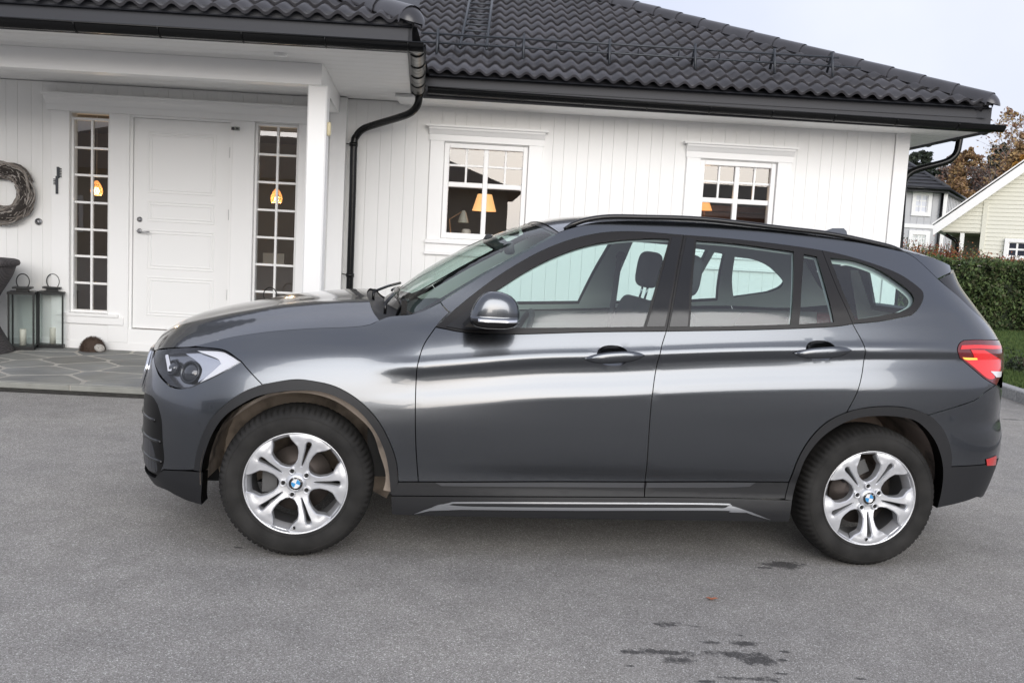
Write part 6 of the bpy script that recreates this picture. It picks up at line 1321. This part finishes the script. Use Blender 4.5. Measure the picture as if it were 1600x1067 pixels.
b = B(); b.add([e0, e1, ap, (xl, 44.5, ap[2])], [(0, 1, 2, 3)]); b.add([e1, e2, ap], [(0, 1, 2)]); b.add([(xl, Dg-.55, z1_-.12), e0, e1, (e1[0], e1[1], z1_-.12)], [(0, 1, 2, 3)]); b.add([e1, e2, (e2[0], e2[1], z1_-.12), (e1[0], e1[1], z1_-.12)], [(0, 1, 2, 3)]); b.add([(xl, Dg-.55, z1_-.12), (e1[0], e1[1], z1_-.12), (e2[0], e2[1], z1_-.12), (xl, Dr+.5, z1_-.12)], [(0, 1, 2, 3)]); b.build('roof_deck', [RT], rf)
for k in range(11):      # courses
    f = k/11; a, c = Vector(e0).lerp(Vector((xl, 44.5, ap[2])), f), Vector(e1).lerp(Vector(ap), f); b = B(); b.sweep([a+Vector((0, -.02, .04)), c+Vector((0, -.02, .04))], .035, 4); b.build('tile_course', [RT], rf)
b = B(); b.sweep([e1, ap], .10, 6); b.build('hip_tile', [RT], rf)
b = B(); b.sweep([(e0[0], e0[1]-.06, z1_-.0), (e1[0], e1[1]-.06, z1_)], .08, 8); b.sweep([(e1[0], e1[1], z1_), (e2[0], e2[1], z1_)], .09, 8); b.build('gutter', [GUT], gh)
# ---- cream gabled house
CREAM = mat('cream weatherboard', (.70, .69, .60), .6); Dc = 27.
ch = tag(empty('cream_house', hw(0, 0), HYAW), 'cream weatherboarded house with a steep white gable edge and open carport', 'house')
CY = -.50; CO = np.array(hw(hpix(1468, 357, Dc)[0], Dc)[:2])      # the gable stands square to the view past it
cEX, cEY = np.array([math.cos(CY), math.sin(CY)]), np.array([-math.sin(CY), math.cos(CY)])
def cxp(px, py, off=0.):
    d = ray(px, py); t = (CO@cEY+off)/(d[:2]@cEY); P = d*t; return float((P[:2]-CO)@cEX), float(CAM_H+P[2])
ch.location = (*CO, 0); ch.rotation_euler = (0, 0, CY); DCW = Dc; Dc = 0.
A = cxp(1468, 357); E_ = cxp(1604, 263); sl_ = (E_[1]-A[1])/(E_[0]-A[0]); x3 = A[0]+9
xo0, xo1 = cxp(1474, 380)[0], cxp(1532, 380)[0]; zo = cxp(1500, 364)[1]
zline = lambda x: A[1]+.02+(x-A[0])*sl_
zb_ = .0
cwall = empty('wall', (0, 0, 0), 0, ch)
z = 0.; hgt = .115
while z < zline(x3) and z < 9:
    top = min(z+hgt, 9.)
    xs_ = A[0]+max(0, (z+hgt*.5-A[1])/sl_)+.05 if z+hgt > A[1] else A[0]+.05
    if z < zo: xs_ = max(xs_, xo1)
    b = B(); b.prism([(Dc-.022, z), (Dc, z), (Dc, top), (Dc-.004, top)], 'x', xs_, x3); b.build('weatherboard', [CREAM], cwall); z += hgt
b = B(); b.add([(xo1, Dc+.02, 0), (x3, Dc+.02, 0), (x3, Dc+.02, zline(x3)), (A[0]+.1, Dc+.02, A[1]), (A[0]+.1, Dc+.02, zo+.01), (xo1, Dc+.02, zo+.01)], [(0, 1, 2, 3, 4, 5)]); b.build('wall_core', [CREAM], cwall)
cp_ = cxp(1538, 380)[0]; b = B(); b.box(xo1-.02, xo1+.10, Dc-.04, Dc+.02, 0, zline(xo1)-.16); b.build('corner_board', [CREAM], ch)
b = B(); p0 = cxp(1499, 380)[0]; p1 = cxp(1505.5, 380)[0]; b.box(p0, p1, Dc+.02, Dc+.16, 0, zo); b.build('carport_post', [WHITE2], ch)
b = B(); b.box(xo0, xo1, Dc+3.2, Dc+3.3, 0, zo); b.box(xo1, xo1+.1, Dc+.05, Dc+3.3, 0, zo); b.box(xo0, xo1, Dc+.05, Dc+3.3, zo, zo+.1); b.build('carport_lining', [mat('shaded cream', (.35, .34, .28), .8)], ch)  # shade inside the carport painted in as a darker cream
b = B(); q0 = cxp(1476, 366); q1 = cxp(1494, 375); b.sweep([(q0[0], Dc+.3, q0[1]), (q1[0]-.05, Dc+.3, q1[1]), (q1[0]+.02, Dc+.3, q1[1]-.1), (q1[0]+.02, Dc+.3, 0)], .05, 8); b.build('downpipe', [GUT], ch)
b = B(); x_ = A[0]-.12; zA = zline(x_)
b.prism([(x_, zA-.14), (x3, zline(x3)-.14), (x3, zline(x3)+.16), (x_-.02, zA+.13)], 'y', Dc-.45, Dc-.40); b.build('barge_board', [WHITE2], ch)
b = B(); b.prism([(x_, zA-.02), (x3, zline(x3)-.02), (x3, zline(x3)+.0), (x_, zA+.0)], 'y', Dc-.399, Dc+6); b.build('soffit', [WHITE2], ch)
b = B(); b.prism([(x_-.05, zA+.16), (x3, zline(x3)+.19), (x3, zline(x3)+.23), (x_-.05, zA+.20)], 'y', Dc-.47, Dc+6); b.build('roof', [WHITE2], ch)
bgwin(ch, cxp(1575, 390)[0], cxp(1603, 390)[0], cxp(1590, 401)[1], cxp(1590, 379)[1], Dc-.03, 2, 2, mat('dark pane', (.03, .035, .05), .08, coat=1.), cas=.10, bar=.05)
# ---- trees
BARK = mat('bark', (.07, .055, .045), .9); BIRCH = mat('birch bark', (.42, .38, .34), .8, noise=(6, (.12, .10, .09), .5, .66))
def tree(px, py_top, D, kind, label, wid=None, base_py=420):
    x, zt_ = hpix(px, py_top, D); p = hw(x, D); t = tag(empty('tree', (p[0], p[1], 0), random.uniform(0, 6)), label, 'tree', 'autumn wood behind the houses'); H = zt_
    rg = np.random.default_rng(int(px*7+D)); b = B()
    bark = BIRCH if kind in ('birch', 'bare', 'yellow') else BARK
    tr = .012*H+.04; lean = rg.normal(0, .03, 2)*H; tp = [(lean[0]*(s**1.5), lean[1]*(s**1.5), H*.96*s) for s in np.linspace(0, 1, 10)]; b.sweep(tp, [tr*(1-.88*s) for s in np.linspace(0, 1, 10)], 7)
    tips = []; nb = {'pine': 34, 'bare': 44}.get(kind, 40); lo = {'pine': .30, 'birch': .25, 'bare': .30, 'yellow': .2, 'brown': .12}.get(kind, .3); W_ = wid or H*.20
    for k in range(nb):
        s = lo+(1-lo)*(k+.5)/nb; a = k*2.4+rg.uniform(-.4, .4); c = Vector((lean[0]*s**1.5, lean[1]*s**1.5, H*.96*s))
        sh = {'pine': (1-((s-lo)/(1-lo))**1.4)*.8+.2, 'brown': 1-.6*s}.get(kind, math.sin(math.pi*(.18+.80*(s-lo)/(1-lo)))**.7); L_ = W_*sh*rg.uniform(.6, 1.15); up = {'pine': .05, 'bare': .9}.get(kind, .55)
        m1 = c+Vector((math.cos(a)*L_*.55, math.sin(a)*L_*.55, L_*up*.45)); m2 = c+Vector((math.cos(a)*L_, math.sin(a)*L_, L_*up)); b.sweep([c, m1, m2], [tr*(1-.85*s)*.45, tr*(1-.85*s)*.28, .01], 4)
        tips += [(m1, L_*.30), (m2, L_*.34), ((m1+m2)/2, L_*.32), (c.lerp(m1, .6), L_*.2)]
        for q in range(5 if kind != 'bare' else 9):
            e = m1.lerp(m2, rg.uniform(0, 1))+Vector(rg.normal(0, .22, 3)*L_+np.array([0, 0, L_*.15])); b.sweep([m1.lerp(m2, rg.uniform(0, .8)), e], [.018, .006], 3); tips.append((e, L_*.22))
    b.build('trunk', [bark], t)
    if kind != 'bare' or True:
        n = {'pine': 95, 'birch': 34, 'yellow': 80, 'brown': 26, 'bare': 4}[kind]; P = []
        for c, r in tips:
            m = int(n*rg.uniform(.3, 1.3)); P.append(np.array(c)+rg.normal(size=(m, 3))*r*np.array([.62, .62, .45]))
        P = np.concatenate(P)
        ms = {'pine': [leafmat('pine dark', (.022, .034, .020)), leafmat('pine mid', (.034, .048, .026)), leafmat('pine deep', (.016, .022, .016))], 'birch': [leafmat('birch orange', (.27, .16, .07)), leafmat('birch gold', (.31, .21, .09)), leafmat('birch rust', (.19, .115, .07))],
              'yellow': [leafmat('leaf gold', (.40, .21, .035)), leafmat('leaf amber', (.32, .15, .03))], 'brown': [leafmat('twig brown', (.14, .085, .07)), leafmat('twig rust', (.19, .10, .065)), leafmat('twig dark', (.08, .058, .05))], 'bare': [leafmat('twig rust', (.19, .10, .065)), leafmat('birch gold', (.31, .21, .09))]}[kind]
        o = leafcloud('crown', P, {'pine': .17, 'brown': .14}.get(kind, .17), ms, t)
    return t
tree(1412, 226, 96, 'pine', 'dark green conifer showing above the grey house roof by the white house corner', 2.6)
tree(1449, 229, 100, 'pine', 'dark green conifer behind the grey house, under the eaves', 2.9)
tree(1430, 240, 112, 'pine', 'dark conifer between two others above the grey house', 2.4)
tree(1481, 258, 96, 'brown', 'half bare brown tree just right of the conifers', 2.2)
tree(1502, 240, 108, 'brown', 'tall russet tree behind the bend of the corner downpipe', 2.2)
tree(1517, 226, 90, 'birch', 'orange leaved birch rising below the gutter tip', 1.9)
tree(1534, 262, 88, 'brown', 'bare reddish brown tree close to the orange birch', 2.0)
tree(1547, 240, 96, 'pine', 'slim dark pine beside the orange birch', 1.9)
tree(1566, 219, 92, 'pine', 'tall dark pine with an open crown right of the slim one', 2.2)
tree(1586, 222, 98, 'pine', 'broad dark pine behind the cream gable', 2.6)
tree(1556, 262, 84, 'brown', 'low russet thicket tree behind the white gable edge', 2.1)
tree(1592, 166, 82, 'bare', 'nearly leafless pale birch reaching highest at the right edge', 2.2)
tree(1607, 200, 76, 'birch', 'orange birch cut by the right edge of the picture', 1.5)
tree(1597, 240, 62, 'yellow', 'golden yellow tree low above the white gable edge', 1.1)
tree(1500, 272, 78, 'birch', 'small orange birch low behind the roof of the grey house', 1.2)
# ---- the house and hedge across the drive, behind the photographer (mirrored in panes and paint)
BEI = mat('beige wall', (.30, .285, .25), .8)
def facing(x0, x1, y0, eave, ridge, label, win):
    w_ = x1-x0; dp = 9.; h = tag(empty('facing_house', ((x0+x1)/2, y0, 0), 0), label, 'house', 'houses across the drive, mirrored in the panes'); a = w_/2
    b = B(); b.box(-a, a, -dp, 0, 0, eave); b.build('wall', [BEI], h)
    k = min(a*.62, dp*.5); o = .6; b = B(); b.add([(-a-o, o, eave), (a+o, o, eave), (a+o, -dp-o, eave), (-a-o, -dp-o, eave), (-a+k, -dp/2, ridge), (a-k, -dp/2, ridge)], [(0, 1, 5, 4), (1, 2, 5), (2, 3, 4, 5), (3, 0, 4), (0, 3, 2, 1)]); b.build('roof', [RT], h)
    for c in win: bgwin(h, c-.6, c+.6, 1.0, 2.2, .03, 2, 2, MATS['dark pane']); h.children[-1].rotation_euler = (0, 0, math.pi)
facing(-22, 1.0, -20, 3.5, 5.7, 'long house across the drive with a dark hipped roof, mirrored in the entrance panes', (-7, -3, 4))
facing(6.0, 17.5, -21, 3.0, 4.75, 'smaller house across the drive with beige walls, mirrored in the right hand window', (-2.5, 2.5))
